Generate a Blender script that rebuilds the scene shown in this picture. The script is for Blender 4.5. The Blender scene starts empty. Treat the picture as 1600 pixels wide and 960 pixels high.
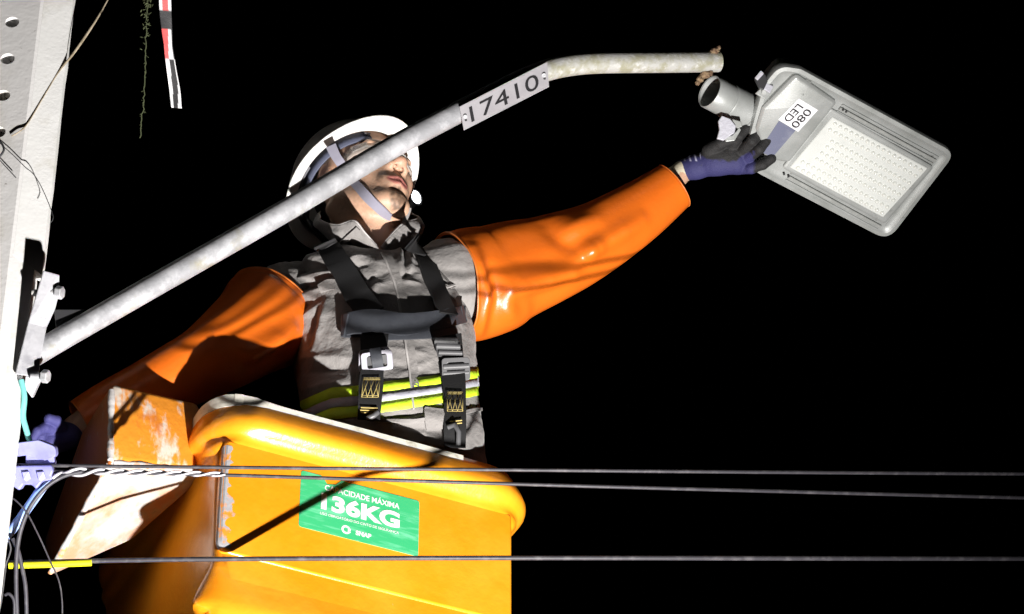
import bpy, bmesh, math, random
import numpy as np
from mathutils import Vector, Matrix, noise
from mathutils.bvhtree import BVHTree

random.seed(7)
rng = np.random.default_rng(7)
SC = bpy.context.scene
COL = SC.collection

# ------------------------------------------------------------------ camera
FPX, D0, S = 4800.0, 6.0, 800.0          # focal length in photo pixels, subject distance, pixels per metre there
PITCH = math.radians(36.4)
CAM = np.array([0.0, 0.0, 1.6])
RT = np.array([1.0, 0, 0]); UP = np.array([0, -math.sin(PITCH), math.cos(PITCH)]); FW = np.array([0, math.cos(PITCH), math.sin(PITCH)])
cam = bpy.data.cameras.new('camera'); cam.sensor_width = 36; cam.lens = FPX / 1600 * 36
cam.clip_start = 0.05; cam.clip_end = 5000
cam_o = bpy.data.objects.new('camera', cam); COL.objects.link(cam_o)
cam_o.location = CAM; cam_o.rotation_euler = (math.pi / 2 + PITCH, 0, 0)
SC.camera = cam_o
SC.view_settings.view_transform = 'Standard'; SC.view_settings.look = 'None'
SC.view_settings.exposure = 0; SC.view_settings.gamma = 1

# ------------------------------------------------------------------ night sky and the work floodlight on the ground
w = bpy.data.worlds.new('World'); SC.world = w; w.use_nodes = True
nt = w.node_tree; bg = nt.nodes['Background']
sky = nt.nodes.new('ShaderNodeTexSky'); sky.sky_type = 'NISHITA'; sky.sun_disc = False
sky.sun_elevation = math.radians(-6); sky.sun_rotation = math.radians(200)
nt.links.new(sky.outputs[0], bg.inputs[0]); bg.inputs[1].default_value = 0.004
LIGHT = CAM + RT * 0.80 + UP * -2.08 + FW * 2.35
spot = bpy.data.lights.new('work_floodlight', 'SPOT')
spot.energy = 2150; spot.color = (1.0, 0.965, 0.93); spot.shadow_soft_size = 0.040
spot.spot_size = math.radians(58); spot.spot_blend = 1.0
spot_o = bpy.data.objects.new('work_floodlight', spot); COL.objects.link(spot_o)
spot_o.location = LIGHT


def V(x, y, z=0.0):
    """photo pixel (x, y) at z pixels behind the working distance -> world point (metres)"""
    d = D0 + z / S
    return CAM + FW * d + RT * ((x - 800) / FPX * d) + UP * ((480 - y) / FPX * d)


def VV(pts):
    return [V(*q) for q in pts]


def inv(P):
    q = np.asarray(P, float) - CAM; d = q @ FW
    return np.stack([800 + FPX * (q @ RT) / d, 480 - FPX * (q @ UP) / d, (d - D0) * S], -1)


def ray(x, y):
    return FW + RT * ((x - 800) / FPX) + UP * ((480 - y) / FPX)


def on_plane(x, y, Q, n):
    v = ray(x, y); return CAM + v * (((Q - CAM) @ n) / (v @ n))


def px(r, z=0):
    return r * (D0 + z / S) / FPX


def unit(v):
    v = np.asarray(v, float); return v / np.linalg.norm(v)


aim = V(250, 680, -200)
spot_o.rotation_euler = Vector(aim - LIGHT).to_track_quat('-Z', 'Y').to_euler()

# ------------------------------------------------------------------ materials
MATS = {}


def mat(name, base, rough=0.5, metal=0.0, mix=None, mix2=None, bump=None, bump2=None, attr=False, coat=0.0, spec=0.5, emit=None, rvar=0.0, sss=0.0, sheen=0.0):
    """mix = (colour, scale, low, high, detail[, stretch xyz]): noise-driven second colour"""
    m = bpy.data.materials.new(name); m.use_nodes = True
    N = m.node_tree.nodes; L = m.node_tree.links; b = N['Principled BSDF']
    b.inputs['Roughness'].default_value = rough; b.inputs['Metallic'].default_value = metal
    b.inputs['Coat Weight'].default_value = coat; b.inputs['Coat Roughness'].default_value = 0.2
    b.inputs['Specular IOR Level'].default_value = spec
    if sss: b.inputs['Subsurface Weight'].default_value = sss; b.inputs['Subsurface Scale'].default_value = 0.004; b.inputs['Subsurface Radius'].default_value = (1, .35, .2)
    if sheen: b.inputs['Sheen Weight'].default_value = sheen
    tc = N.new('ShaderNodeTexCoord')

    def noise_fac(scale, lo, hi, det, stretch=(1, 1, 1)):
        mp = N.new('ShaderNodeMapping'); mp.inputs['Scale'].default_value = stretch
        L.new(tc.outputs['Object'], mp.inputs[0])
        n = N.new('ShaderNodeTexNoise'); n.inputs['Scale'].default_value = scale; n.inputs['Detail'].default_value = det; n.inputs['Roughness'].default_value = .62
        L.new(mp.outputs[0], n.inputs['Vector'])
        r = N.new('ShaderNodeMapRange'); r.inputs[1].default_value = lo; r.inputs[2].default_value = hi
        L.new(n.outputs[0], r.inputs[0]); return n, r.outputs[0]
    if attr:
        a = N.new('ShaderNodeVertexColor'); a.layer_name = 'Col'; col = a.outputs[0]
    else:
        a = N.new('ShaderNodeRGB'); a.outputs[0].default_value = (*base, 1); col = a.outputs[0]
    for mx in (mix, mix2):
        if mx:
            c2, sc, lo, hi, det = mx[:5]
            _, f = noise_fac(sc, lo, hi, det, mx[5] if len(mx) > 5 else (1, 1, 1))
            k = N.new('ShaderNodeMix'); k.data_type = 'RGBA'
            L.new(f, k.inputs[0]); L.new(col, k.inputs[6]); k.inputs[7].default_value = (*c2, 1); col = k.outputs[2]
    L.new(col, b.inputs['Base Color'])
    if rvar:
        _, f = noise_fac(25, .3, .7, 4)
        k = N.new('ShaderNodeMapRange'); k.inputs[3].default_value = max(0, rough - rvar); k.inputs[4].default_value = rough + rvar
        L.new(f, k.inputs[0]); L.new(k.outputs[0], b.inputs['Roughness'])
    prev = None
    for bp in (bump, bump2):
        if bp:
            n, _ = noise_fac(bp[0], 0, 1, 4, bp[2] if len(bp) > 2 else (1, 1, 1))
            q = N.new('ShaderNodeBump'); q.inputs['Strength'].default_value = 1; q.inputs['Distance'].default_value = bp[1]
            L.new(n.outputs[0], q.inputs['Height'])
            if prev: L.new(prev, q.inputs['Normal'])
            prev = q.outputs[0]
    if prev: L.new(prev, b.inputs['Normal'])
    if emit:
        b.inputs['Emission Color'].default_value = (*emit[0], 1); b.inputs['Emission Strength'].default_value = emit[1]
    MATS[name] = m
    return m


M_conc = mat('painted_concrete', (.76, .75, .745), .75, mix=((.42, .38, .27), 3.2, .55, .78, 5, (1, 1, .6)), mix2=((.20, .17, .13), 55, .70, .76, 3), bump=(140, .0005), bump2=(18, .0012))
M_concw = mat('lit_concrete', (.80, .80, .79), .75, mix=((.62, .60, .54), 9, .52, .72, 5), mix2=((.3, .26, .2), 60, .72, .77, 3), bump=(150, .0005), bump2=(22, .001))  # paler than the shaft: strong light on the right edge put into the colour
M_galv = mat('galvanised_steel', (.36, .365, .385), .46, .3, mix=((.52, .525, .55), 30, .42, .60, 5), mix2=((.34, .32, .24), 13, .58, .72, 5), bump=(160, .0006), rvar=.1)
M_galvold = mat('weathered_galvanised_steel', (.47, .47, .45), .6, .2, mix=((.34, .33, .24), 38, .42, .62, 6), mix2=((.62, .62, .60), 60, .55, .7, 4), bump=(190, .0009))
M_steelw = mat('bracket_steel', (.60, .60, .64), .5, .2, mix=((.42, .42, .46), 30, .5, .7, 4), bump=(120, .0008))
M_crust = mat('rust_crust', (.30, .21, .12), .9, mix=((.10, .05, .03), 70, .42, .6, 4), bump=(200, .003))
M_plate = mat('plate_grey', (.35, .34, .36), .55, mix=((.30, .29, .31), 30, .4, .7, 4), bump=(260, .0002))
M_ink = mat('black_print', (.012, .012, .014), .6)
M_alu = mat('cast_aluminium_grey', (.40, .415, .41), .42, .25, mix=((.33, .345, .335), 16, .42, .66, 5), mix2=((.24, .25, .24), 34, .64, .74, 5), bump=(420, .0003), rvar=.08)
M_alud = mat('grimy_aluminium', (.30, .31, .30), .6, .2, mix=((.36, .37, .36), 45, .45, .62, 5), bump=(300, .0004))
M_lens = mat('clear_lens_sheet', (.66, .68, .66), .25, mix=((.60, .62, .60), 30, .5, .75, 5), coat=.4)
M_led = mat('lens_dome', (.78, .80, .76), .08, coat=1.0)
M_ledchip = mat('led_chip', (.52, .50, .34), .35)
M_label = mat('white_label', (.82, .82, .86), .4)
M_latch = mat('latch_grey', (.48, .48, .54), .45, .2, bump=(90, .001))
M_film = mat('bluish_film', (.15, .16, .235), .32, mix=((.21, .22, .29), 22, .45, .65, 4), coat=.3)
M_dark = mat('dark_plastic', (.025, .025, .028), .4)
M_bucket = mat('orange_gelcoat', (.90, .295, .009), .27, mix=((.93, .37, .025), 5, .4, .7, 4), mix2=((.85, .52, .22), 60, .72, .78, 6, (1, 1, .35)), bump=(28, .0012), coat=.25)
M_bworn = mat('worn_orange_gelcoat', (.74, .26, .02), .55, mix=((.66, .58, .50), 24, .54, .64, 7, (1, 1, .45)), mix2=((.55, .15, .02), 14, .55, .7, 5), bump=(60, .0016))
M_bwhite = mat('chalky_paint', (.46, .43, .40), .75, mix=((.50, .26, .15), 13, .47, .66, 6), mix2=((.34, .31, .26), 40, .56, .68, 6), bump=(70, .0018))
M_bside = mat('shaded_orange_side', (.42, .13, .03), .6, mix=((.4, .34, .3), 35, .6, .68, 6, (1, 1, .4)), bump=(60, .0015))  # scratched; darker than the front, the side's shade put into the colour
M_rim = mat('rim_edge', (.68, .66, .58), .65, mix=((.45, .44, .36), 40, .54, .68, 6), bump=(90, .0015))
M_wedge = mat('worn_white_edge', (.50, .48, .47), .75, mix=((.62, .28, .10), 40, .52, .64, 6), bump=(120, .001))
M_scuff = mat('grey_scuff', (.36, .36, .38), .7, mix=((.80, .26, .02), 38, .50, .60, 6), bump=(120, .001))
M_green = mat('green_label', (.045, .46, .18), .45, mix=((.16, .60, .34), 30, .5, .68, 6, (.5, .5, 4)), mix2=((.62, .75, .66), 55, .68, .75, 5, (.3, .3, 5)))
M_white = mat('white_print', (.86, .88, .86), .5)
M_cloth = mat('grey_twill', (.27, .255, .247), .9, mix=((.215, .203, .197), 24, .42, .66, 5), bump=(900, .0005), bump2=(60, .0035), sheen=.15)
M_seam = mat('seam_thread', (.42, .40, .39), .85)
M_lime = mat('lime_tape', (.66, .96, .035), .6, mix=((.60, .90, .03), 30, .5, .7, 4), bump=(70, .002))
M_silver = mat('silver_tape', (.50, .50, .57), .5, mix=((.43, .43, .50), 40, .45, .65, 4), bump=(60, .0025))
M_web = mat('black_webbing', (.009, .009, .010), .75, bump=(700, .0006, (1, 1, 3)))
M_webg = mat('charcoal_webbing', (.042, .046, .056), .6, mix=((.030, .033, .042), 18, .45, .65, 4), bump=(700, .0006, (1, 1, 3)))
M_buckle = mat('bright_buckle', (.50, .49, .56), .28, .25)
M_buckled = mat('grey_plastic_buckle', (.10, .10, .105), .38)
M_yellow = mat('yellow_stitch', (.46, .36, .12), .8)
M_rub = mat('orange_rubber', (.70, .140, .010), .34, mix=((.66, .125, .010), 7, .4, .7, 4), mix2=((.52, .11, .02), 24, .66, .80, 5), bump=(14, .0018), bump2=(160, .0003), coat=.12)
M_rubd = mat('dark_rubber_edge', (.62, .17, .03), .4)
M_skin = mat('skin', (.5, .3, .2), .48, attr=True, mix=((.40, .20, .13), 160, .62, .85, 4), bump=(420, .0005), bump2=(110, .0008), sss=.12)
M_helmet = mat('white_helmet', (.80, .79, .76), .35, mix=((.70, .68, .63), 20, .55, .75, 5), coat=.2)
M_shellout = mat('mottled_helmet_top', (.80, .77, .73), .5, mix=((.45, .38, .33), 14, .4, .7, 5))  # white crown mottled with brown
M_foam = mat('grey_suspension', (.10, .10, .115), .7, mix=((.2, .2, .22), 40, .5, .6, 4))
M_strap = mat('grey_chin_strap', (.30, .29, .36), .7, bump=(800, .0006))
M_band = mat('blue_band', (.075, .085, .135), .6)
M_glass = mat('clear_eyewear', (.42, .36, .32), .12, coat=.8)
M_glove = mat('coated_glove', (.1, .1, .3), .72, attr=True, mix=((.02, .02, .03), 140, .62, .8, 4), bump=(620, .0008), bump2=(120, .0015))
M_knit = mat('cream_knit', (.60, .54, .40), .9, bump=(520, .001))
M_trouser = mat('grey_trousers', (.10, .095, .09), .9)
M_boot = mat('black_boot', (.02, .02, .02), .6)
M_cable = mat('black_cable', (.036, .034, .041), .55, mix=((.085, .08, .088), 50, .5, .7, 4))
M_cabled = mat('dark_cable', (.045, .044, .055), .5, mix=((.08, .078, .09), 60, .5, .7, 4))
M_alwire = mat('aluminium_strand', (.66, .65, .70), .42, .35)
M_yel = mat('yellow_sleeve', (.86, .84, .012), .5)
M_clamp = mat('violet_grey_plastic', (.25, .26, .56), .5, mix=((.18, .18, .45), 20, .45, .65, 4))
M_teal = mat('teal_wire', (.16, .50, .47), .5)
M_blue = mat('blue_cable', (.20, .34, .78), .5, mix=((.42, .52, .84), 12, .5, .65, 3))
M_twig = mat('dry_stalk', (.40, .33, .24), .9, mix=((.25, .2, .13), 60, .45, .6, 4))
M_hair = mat('thin_black_wire', (.05, .05, .055), .6)
M_vine = mat('vine_green', (.045, .055, .022), .9)
M_tape = mat('striped_tape', (.5, .5, .5), .6, attr=True, bump=(300, .0006))
M_lamp = mat('lit_lamp', (1, 1, 1), .5, emit=((.93, .97, 1.0), 14))
M_far = mat('distant_housing', (.03, .03, .032), .6)
M_ground = mat('asphalt', (.035, .035, .036), .9, mix=((.055, .055, .055), 6, .4, .6, 5), bump=(200, .004))


# ------------------------------------------------------------------ object helpers
def finish(o, parent, smooth=True):
    COL.objects.link(o)
    if parent is not None:
        o.parent = parent
        root = parent
        o.matrix_parent_inverse = Matrix.Translation(-Vector(world_loc(parent)))
    return o


def world_loc(o):
    l = Vector((0, 0, 0))
    if o.type == 'EMPTY': l = Vector(o.location)
    return l


def tag(o, label=None, cat=None, group=None, kind=None):
    if label: o['label'] = label
    if cat: o['category'] = cat
    if group: o['group'] = group
    if kind: o['kind'] = kind
    return o


def thing(name, loc, label, cat, group=None):
    o = bpy.data.objects.new(name, None); o.empty_display_size = .1; COL.objects.link(o)
    o.location = Vector(loc); tag(o, label, cat, group); return o


def mesh(name, verts, faces, m, parent=None, smooth=True, cols=None, sharp=None):
    me = bpy.data.meshes.new(name)
    me.from_pydata([tuple(map(float, v)) for v in verts], [], [tuple(map(int, f)) for f in faces]); me.update()
    bm = bmesh.new(); bm.from_mesh(me); bmesh.ops.recalc_face_normals(bm, faces=bm.faces); bm.to_mesh(me); bm.free()
    for p in me.polygons: p.use_smooth = smooth
    if cols is not None:
        ca = me.color_attributes.new('Col', 'FLOAT_COLOR', 'POINT')
        arr = np.ones((len(me.vertices), 4), np.float32); arr[:, :3] = cols; ca.data.foreach_set('color', arr.ravel())
    for q in (m if isinstance(m, (list, tuple)) else [m]): me.materials.append(q)
    if sharp: me.set_sharp_from_angle(angle=math.radians(sharp))
    o = bpy.data.objects.new(name, me)
    return finish(o, parent)


def bevel(o, width, seg=2, angle=30):
    b = o.modifiers.new('bevel', 'BEVEL'); b.width = width; b.segments = seg; b.limit_method = 'ANGLE'; b.angle_limit = math.radians(angle)
    return o


def solidify(o, t, offset=-1):
    s = o.modifiers.new('solid', 'SOLIDIFY'); s.thickness = t; s.offset = offset; return o


def subsurf(o, n=1):
    s = o.modifiers.new('sub', 'SUBSURF'); s.levels = n; s.render_levels = n; return o


def smooth_path(pts, n):
    """Catmull-Rom resample to n points (any dimension)"""
    P = np.asarray(pts, float)
    if len(P) == 2:
        t = np.linspace(0, 1, n)[:, None]; return P[0] * (1 - t) + P[1] * t
    d = np.r_[0, np.cumsum(np.linalg.norm(np.diff(P[:, :2], axis=0), axis=1) + 1e-6)]
    ext = np.vstack([2 * P[0] - P[1], P, 2 * P[-1] - P[-2]])
    out = []
    for s in np.linspace(0, d[-1], n):
        i = min(max(np.searchsorted(d, s, 'right') - 1, 0), len(P) - 2)
        t = (s - d[i]) / (d[i + 1] - d[i])
        p0, p1, p2, p3 = ext[i], ext[i + 1], ext[i + 2], ext[i + 3]
        out.append(.5 * ((2 * p1) + (-p0 + p2) * t + (2 * p0 - 5 * p1 + 4 * p2 - p3) * t * t + (-p0 + 3 * p1 - 3 * p2 + p3) * t ** 3))
    return np.array(out)


def tube_geo(P, rad, seg=12, cap=True, flat=1.0, v0=0):
    P = np.asarray(P, float); n = len(P)
    rad = np.full(n, rad) if np.isscalar(rad) else np.asarray(rad)
    T = np.gradient(P, axis=0); T /= np.linalg.norm(T, axis=1)[:, None]
    a = np.cross(T[0], [0, 0, 1.0]); a = unit(a if np.linalg.norm(a) > .05 else np.cross(T[0], [1.0, 0, 0]))
    vs = []; fs = []
    for i in range(n):
        a = unit(a - T[i] * (a @ T[i])); b = np.cross(T[i], a)
        for k in range(seg):
            t = 2 * math.pi * k / seg
            vs.append(P[i] + rad[i] * (math.cos(t) * a + flat * math.sin(t) * b))
    for i in range(n - 1):
        for k in range(seg):
            k2 = (k + 1) % seg
            fs.append((v0 + i * seg + k, v0 + i * seg + k2, v0 + (i + 1) * seg + k2, v0 + (i + 1) * seg + k))
    if cap:
        fs.append(tuple(v0 + k for k in range(seg))[::-1]); fs.append(tuple(v0 + (n - 1) * seg + k for k in range(seg)))
    return vs, fs


def tube(name, P, rad, m, parent=None, seg=12, cap=True, flat=1.0):
    v, f = tube_geo(P, rad, seg, cap, flat)
    return mesh(name, v, f, m, parent, sharp=60)


def prism(name, outline, depth_vec, m, parent=None, smooth=False, bev=0, seg=2):
    """closed outline (world points) extruded by depth_vec"""
    n = len(outline); A = [np.asarray(p, float) for p in outline]; B = [p + np.asarray(depth_vec) for p in A]
    f = [tuple(range(n)), tuple(range(2 * n - 1, n - 1, -1))] + [(i, (i + 1) % n, n + (i + 1) % n, n + i) for i in range(n)]
    o = mesh(name, A + B, f, m, parent, smooth=smooth)
    if bev: bevel(o, bev, seg)
    return o


def box(name, c, ax, ay, az, m, parent=None, bev=0, seg=2):
    """box centred at c with half-axis vectors"""
    c, ax, ay, az = [np.asarray(q, float) for q in (c, ax, ay, az)]
    o = [c - ax - ay - az, c + ax - ay - az, c + ax + ay - az, c - ax + ay - az]
    return prism(name, o, 2 * az, m, parent, bev=bev, seg=seg)


def cyl(name, a, b, r, m, parent=None, seg=20, r2=None):
    return tube(name, np.array([a, b]), [r, r if r2 is None else r2], m, parent, seg)


def text(name, body, origin, xdir, ydir, size, m, parent, width=None, bold=0.0, align='LEFT'):
    c = bpy.data.curves.new(name, 'FONT'); c.body = body; c.size = 1; c.extrude = 0.0; c.offset = bold; c.align_x = align; c.resolution_u = 4
    o = bpy.data.objects.new(name, c); COL.objects.link(o)
    me = bpy.data.meshes.new_from_object(o.evaluated_get(bpy.context.evaluated_depsgraph_get()))
    bpy.data.objects.remove(o); bpy.data.curves.remove(c)
    co = np.array([v.co for v in me.vertices]); fs = [tuple(p.vertices) for p in me.polygons]
    bpy.data.meshes.remove(me)
    x0, x1 = co[:, 0].min(), co[:, 0].max(); h = 0.70
    sx = size / h if width is None else width / (x1 - x0)
    xs = (co[:, 0] - (x0 if align == 'LEFT' else 0)) * sx; ys = co[:, 1] * size / h
    nrm = np.cross(xdir, ydir)
    vs = [np.asarray(origin) + xdir * a + ydir * b + nrm * .0005 for a, b in zip(xs, ys)]
    return mesh(name, vs, fs, m, parent, smooth=False)


def bvh_of(o):
    bpy.context.view_layer.update()
    return BVHTree.FromObject(o, bpy.context.evaluated_depsgraph_get())


def hit(bvh, x, y):
    d = Vector(ray(x, y)).normalized()
    r = bvh.ray_cast(Vector(CAM), d)
    if r[0] is None:
        return None, None
    n = np.array(r[1]);
    if n @ np.array(d) > 0: n = -n
    return np.array(r[0]), n


def lathe_geo(profile, o, ax, u, v, seg=32, v0=0):
    vs = []; fs = []
    for (h, r) in profile:
        for k in range(seg):
            t = 2 * math.pi * k / seg
            vs.append(o + ax * h + (u * math.cos(t) + v * math.sin(t)) * r)
    for i in range(len(profile) - 1):
        for k in range(seg):
            k2 = (k + 1) % seg
            fs.append((v0 + i * seg + k, v0 + i * seg + k2, v0 + (i + 1) * seg + k2, v0 + (i + 1) * seg + k))
    return vs, fs


def frame_of(ax):
    ax = unit(ax); u = np.cross(ax, [0, 0, 1.0]); u = unit(u if np.linalg.norm(u) > .05 else np.cross(ax, [1.0, 0, 0]))
    return ax, u, np.cross(ax, u)


def hexbolt(name, P, axis, r, h, m, parent):
    ax, u, v = frame_of(axis)
    ol = [P + (u * math.cos(k * math.pi / 3) + v * math.sin(k * math.pi / 3)) * r for k in range(6)]
    return prism(name, ol, ax * h, m, parent, bev=r * .15)


def fbm(p, scale, oct=3):
    return noise.fractal(Vector(p) * scale, 1.0, 2.0, oct)


def ridge_disp(xy, ridges, sharp=False):
    """sum of soft ridges along segments in photo pixels; each = (x0,y0,x1,y1,width,height)"""
    out = np.zeros(len(xy))
    for x0, y0, x1, y1, wd, am in ridges:
        a = np.array([x0, y0]); d = np.array([x1 - x0, y1 - y0], float); L2 = d @ d
        t = ((xy - a) @ d) / L2; tc = np.clip(t, 0, 1)
        q = xy - a - tc[:, None] * d
        fade = np.clip(1.15 - np.abs(tc - .5) * 1.1, 0, 1)
        out += am * fade * (np.exp(-((q ** 2).sum(1) / (wd * wd)) ** .62) if sharp else np.exp(-(q ** 2).sum(1) / (wd * wd)))
    return out


def surface_nets(f, lo, hi, step):
    lo = np.array(lo, float); n = np.ceil((np.array(hi) - lo) / step).astype(int) + 1
    g = [lo[i] + step * np.arange(n[i]) for i in range(3)]
    X = np.stack(np.meshgrid(*g, indexing='ij'), -1)
    vals = f(X.reshape(-1, 3)).reshape(n)
    s = vals < 0
    c = np.zeros(n - 1, int)
    for i in (0, 1):
        for j in (0, 1):
            for k in (0, 1):
                c += s[i:n[0] - 1 + i, j:n[1] - 1 + j, k:n[2] - 1 + k]
    act = (c > 0) & (c < 8)
    idx = -np.ones(n - 1, int); cells = np.argwhere(act); idx[act] = np.arange(len(cells))
    acc = np.zeros((len(cells), 3)); cnt = np.zeros(len(cells))
    for ax in range(3):
        o1, o2 = [q for q in range(3) if q != ax]
        for i in (0, 1):
            for j in (0, 1):
                off = np.zeros(3, int); off[o1] = i; off[o2] = j
                a = cells + off; b = a.copy(); b[:, ax] += 1
                va = vals[tuple(a.T)]; vb = vals[tuple(b.T)]; m = (va < 0) != (vb < 0)
                t = va[m] / (va[m] - vb[m]); p = a[m].astype(float); p[:, ax] += t
                acc[m] += p; cnt[m] += 1
    verts = lo + step * acc / cnt[:, None]
    faces = []
    for ax in range(3):
        o1, o2 = (ax + 1) % 3, (ax + 2) % 3
        sl0 = [slice(None)] * 3; sl1 = [slice(None)] * 3
        sl0[ax] = slice(0, n[ax] - 1); sl1[ax] = slice(1, n[ax])
        ch = s[tuple(sl0)] != s[tuple(sl1)]
        e = np.argwhere(ch); e = e[(e[:, o1] > 0) & (e[:, o2] > 0) & (e[:, o1] < n[o1] - 1) & (e[:, o2] < n[o2] - 1)]
        q = []
        for (i, j) in ((0, 0), (-1, 0), (-1, -1), (0, -1)):
            a = e.copy(); a[:, o1] += i; a[:, o2] += j; q.append(idx[tuple(a.T)])
        q = np.stack(q, 1); flip = s[tuple(e.T)]
        q[flip] = q[flip][:, ::-1]; faces.append(q)
    return verts, np.vstack(faces)


def smin(a, b, k):
    h = np.clip(.5 + .5 * (b - a) / k, 0, 1)
    return b * (1 - h) + a * h - k * h * (1 - h)


def s_caps(p, a, b, r0, r1):
    a = np.array(a, float); d = np.array(b, float) - a
    t = np.clip(((p - a) @ d) / max(d @ d, 1e-9), 0, 1)
    return np.linalg.norm(p - a - t[:, None] * d, axis=1) - (r0 + (r1 - r0) * t)


def s_ell(p, c, r):
    q = (p - np.array(c)) / np.array(r); k = np.linalg.norm(q, axis=1)
    return (k - 1) * min(r) * np.where(k > 1, 1, 1)


# ------------------------------------------------------------------ ground
g = 400
ground = mesh('ground', [(-g, -g, 0), (g, -g, 0), (g, g, 0), (-g, g, 0)], [(0, 1, 2, 3)], M_ground, smooth=False)
tag(ground, kind='structure')

# ------------------------------------------------------------------ concrete utility pole
pref = V(62, 150, -172)


def pz(y, off=0):
    return -172 - (y - 150) * .737 - off


pole = thing('utility_pole', (pref[0] - .2, pref[1] + .15, 0), 'white concrete utility pole with a row of round holes at the left edge', 'pole')
TOP = pref[2] + 2.2


def pole_prism(name, prof, z0, z1, m, taper=0.004):
    n = len(prof); vs = []
    zs = np.linspace(z0, z1, 24)
    for z in zs:
        s = 0.0
        for (x, y) in prof:
            vs.append((pref[0] + x + s, pref[1] + y, z))
    fs = [(i * n + k, i * n + (k + 1) % n, (i + 1) * n + (k + 1) % n, (i + 1) * n + k) for i in range(23) for k in range(n)]
    fs += [tuple(range(n)), tuple(range(23 * n, 24 * n))[::-1]]
    return mesh(name, vs, fs, m, pole, smooth=False)


# main shaft with a recessed web on the far side and a front face full of holes
shaft = pole_prism('shaft', [(-.30, 0), (-.02, 0), (0, .010), (.002, .03), (-.02, .05), (-.02, .08), (-.004, .10), (-.004, .13), (-.30, .13)], 0, TOP, M_conc)
cut = bpy.data.objects.new('cut', bpy.data.meshes.new('cut')); COL.objects.link(cut)
cv, cf = [], []
for k in range(-6, 30):
    y = 35 + 57.2 * k
    if y > 260: continue
    hx = 17.5 - 7.6 * k * (1 if k > 0 else 1)
    P = on_plane(19 - 0.125 * (y - 35) , y, pref, np.array([0, -1.0, 0]))
    a, b = tube_geo(np.array([P + np.array([0, -.05, 0]), P + np.array([0, .2, 0])]), .0135, 24, True, 1, len(cv)); cv += a; cf += b
cut.data.from_pydata([tuple(q) for q in cv], [], cf)
bo = shaft.modifiers.new('b', 'BOOLEAN'); bo.object = cut; bo.operation = 'DIFFERENCE'; bo.solver = 'EXACT'
bpy.context.view_layer.update()
nm = bpy.data.meshes.new_from_object(shaft.evaluated_get(bpy.context.evaluated_depsgraph_get()))
shaft.modifiers.clear(); shaft.data = nm; bpy.data.objects.remove(cut)
# the flange along the right edge; below the bracket it has broken away to a point
E2 = []
fl_pts = [(60, 395)]


def flange_piece():
    prof_f = [(0.0, .0085), (.004, .008), (.055, .030), (.055, .055), (0.0, .055)]
    z_br = on_plane(66, 405, pref, np.array([0, -1.0, 0]))[2]
    zs = np.r_[z_br, np.linspace(z_br + .02, TOP, 60)]
    vs = []
    for i, z in enumerate(zs):
        for j, (x, y) in enumerate(prof_f):
            jag = .0016 * fbm((x * 10, y * 7, z * 9), 3)
            zz = z
            if i == 0: zz = z + (.012 if j in (0, 1, 4) else -.016)
            vs.append((pref[0] - .018 + x + (jag if j in (2, 3) else 0), pref[1] - .0052 + y, zz))
    n = 5
    fs = [(i * n + k, i * n + (k + 1) % n, (i + 1) * n + (k + 1) % n, (i + 1) * n + k) for i in range(len(zs) - 1) for k in range(n)]
    fs += [(0, 1, 2, 3, 4), tuple(range(len(vs) - 5, len(vs)))[::-1]]
    o = mesh('flange', vs, fs, M_concw, pole, smooth=False); return o


flange_piece()
# lower edge behind the clamp, its strong light painted in as paler concrete
pole_prism('edge_strip', [(-.016, .003), (.024, .020), (.024, .06), (-.016, .045)], 0, on_plane(50, 397, pref, np.array([0, -1.0, 0]))[2], M_concw)

# ------------------------------------------------------------------ galvanised lamp bracket arm
arm_pts = [(46, 559), (100, 527), (208, 465), (330, 395.5), (450, 327), (600, 238), (700, 184), (790, 138), (830, 119), (862, 108), (900, 101), (945, 98.2), (1030, 97.4), (1122, 96.5)]


def arm_z(x):
    return -430 + (x - 46) / (1122 - 46) * 580


arm = thing('lamp_bracket_arm', V(46, 559, -430), 'long galvanised steel pipe arm rising from the pole and bending level at its end', 'bracket arm')
ap = smooth_path([(x, y, arm_z(x)) for x, y in arm_pts], 110)
AP = np.array(VV(ap))
R_ARM = .0213
split_i = np.argmax(ap[:, 0] > 838)
v1, f1 = tube_geo(AP[:split_i + 1], R_ARM, 28, True)
mesh('pipe', v1, f1, M_galv, arm, sharp=50)
# outer, older length of the pipe: open end with a wall
Pm = AP[split_i:]
v1, f1 = tube_geo(Pm, R_ARM * 1.004, 28, False)
n0 = len(v1); v2, f2 = tube_geo(Pm[-6:], R_ARM * .84, 28, False, 1, n0)
ring = [((len(Pm) - 1) * 28 + k, (len(Pm) - 1) * 28 + (k + 1) % 28, n0 + 5 * 28 + (k + 1) % 28, n0 + 5 * 28 + k) for k in range(28)]
mesh('pipe_end', v1 + v2, f1 + f2 + ring, M_galvold, arm, sharp=50)


def lump(name, P, r, m, parent, seed=0, squash=(1, 1, 1)):
    bm = bmesh.new(); bmesh.ops.create_icosphere(bm, subdivisions=3, radius=1)
    vs = []
    for v in bm.verts:
        k = 1 + .45 * fbm(np.array(v.co) + seed * 3.1, 2.2, 4)
        vs.append(P + np.array(v.co) * r * k * np.array(squash))
    fs = [tuple(q.index for q in f.verts) for f in bm.faces]; bm.free()
    return mesh(name, vs, fs, m, parent)


for i, (x, y, r, sq) in enumerate([(1117, 80, 6, (1.2, 1, .9)), (1123, 75, 3.4, (1, 1, 1)), (1111, 84, 4, (1, 1, 1)), (1103, 117, 7, (1.3, 1, .8)), (1094, 124, 5.5, (1, 1, 1)), (1090, 130, 4, (1, 1, .9)), (1110, 113, 4, (1, 1, 1))]):
    lump('rust_crust', V(x, y, arm_z(1110) - 8), px(r), M_crust, arm, i, sq)

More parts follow.
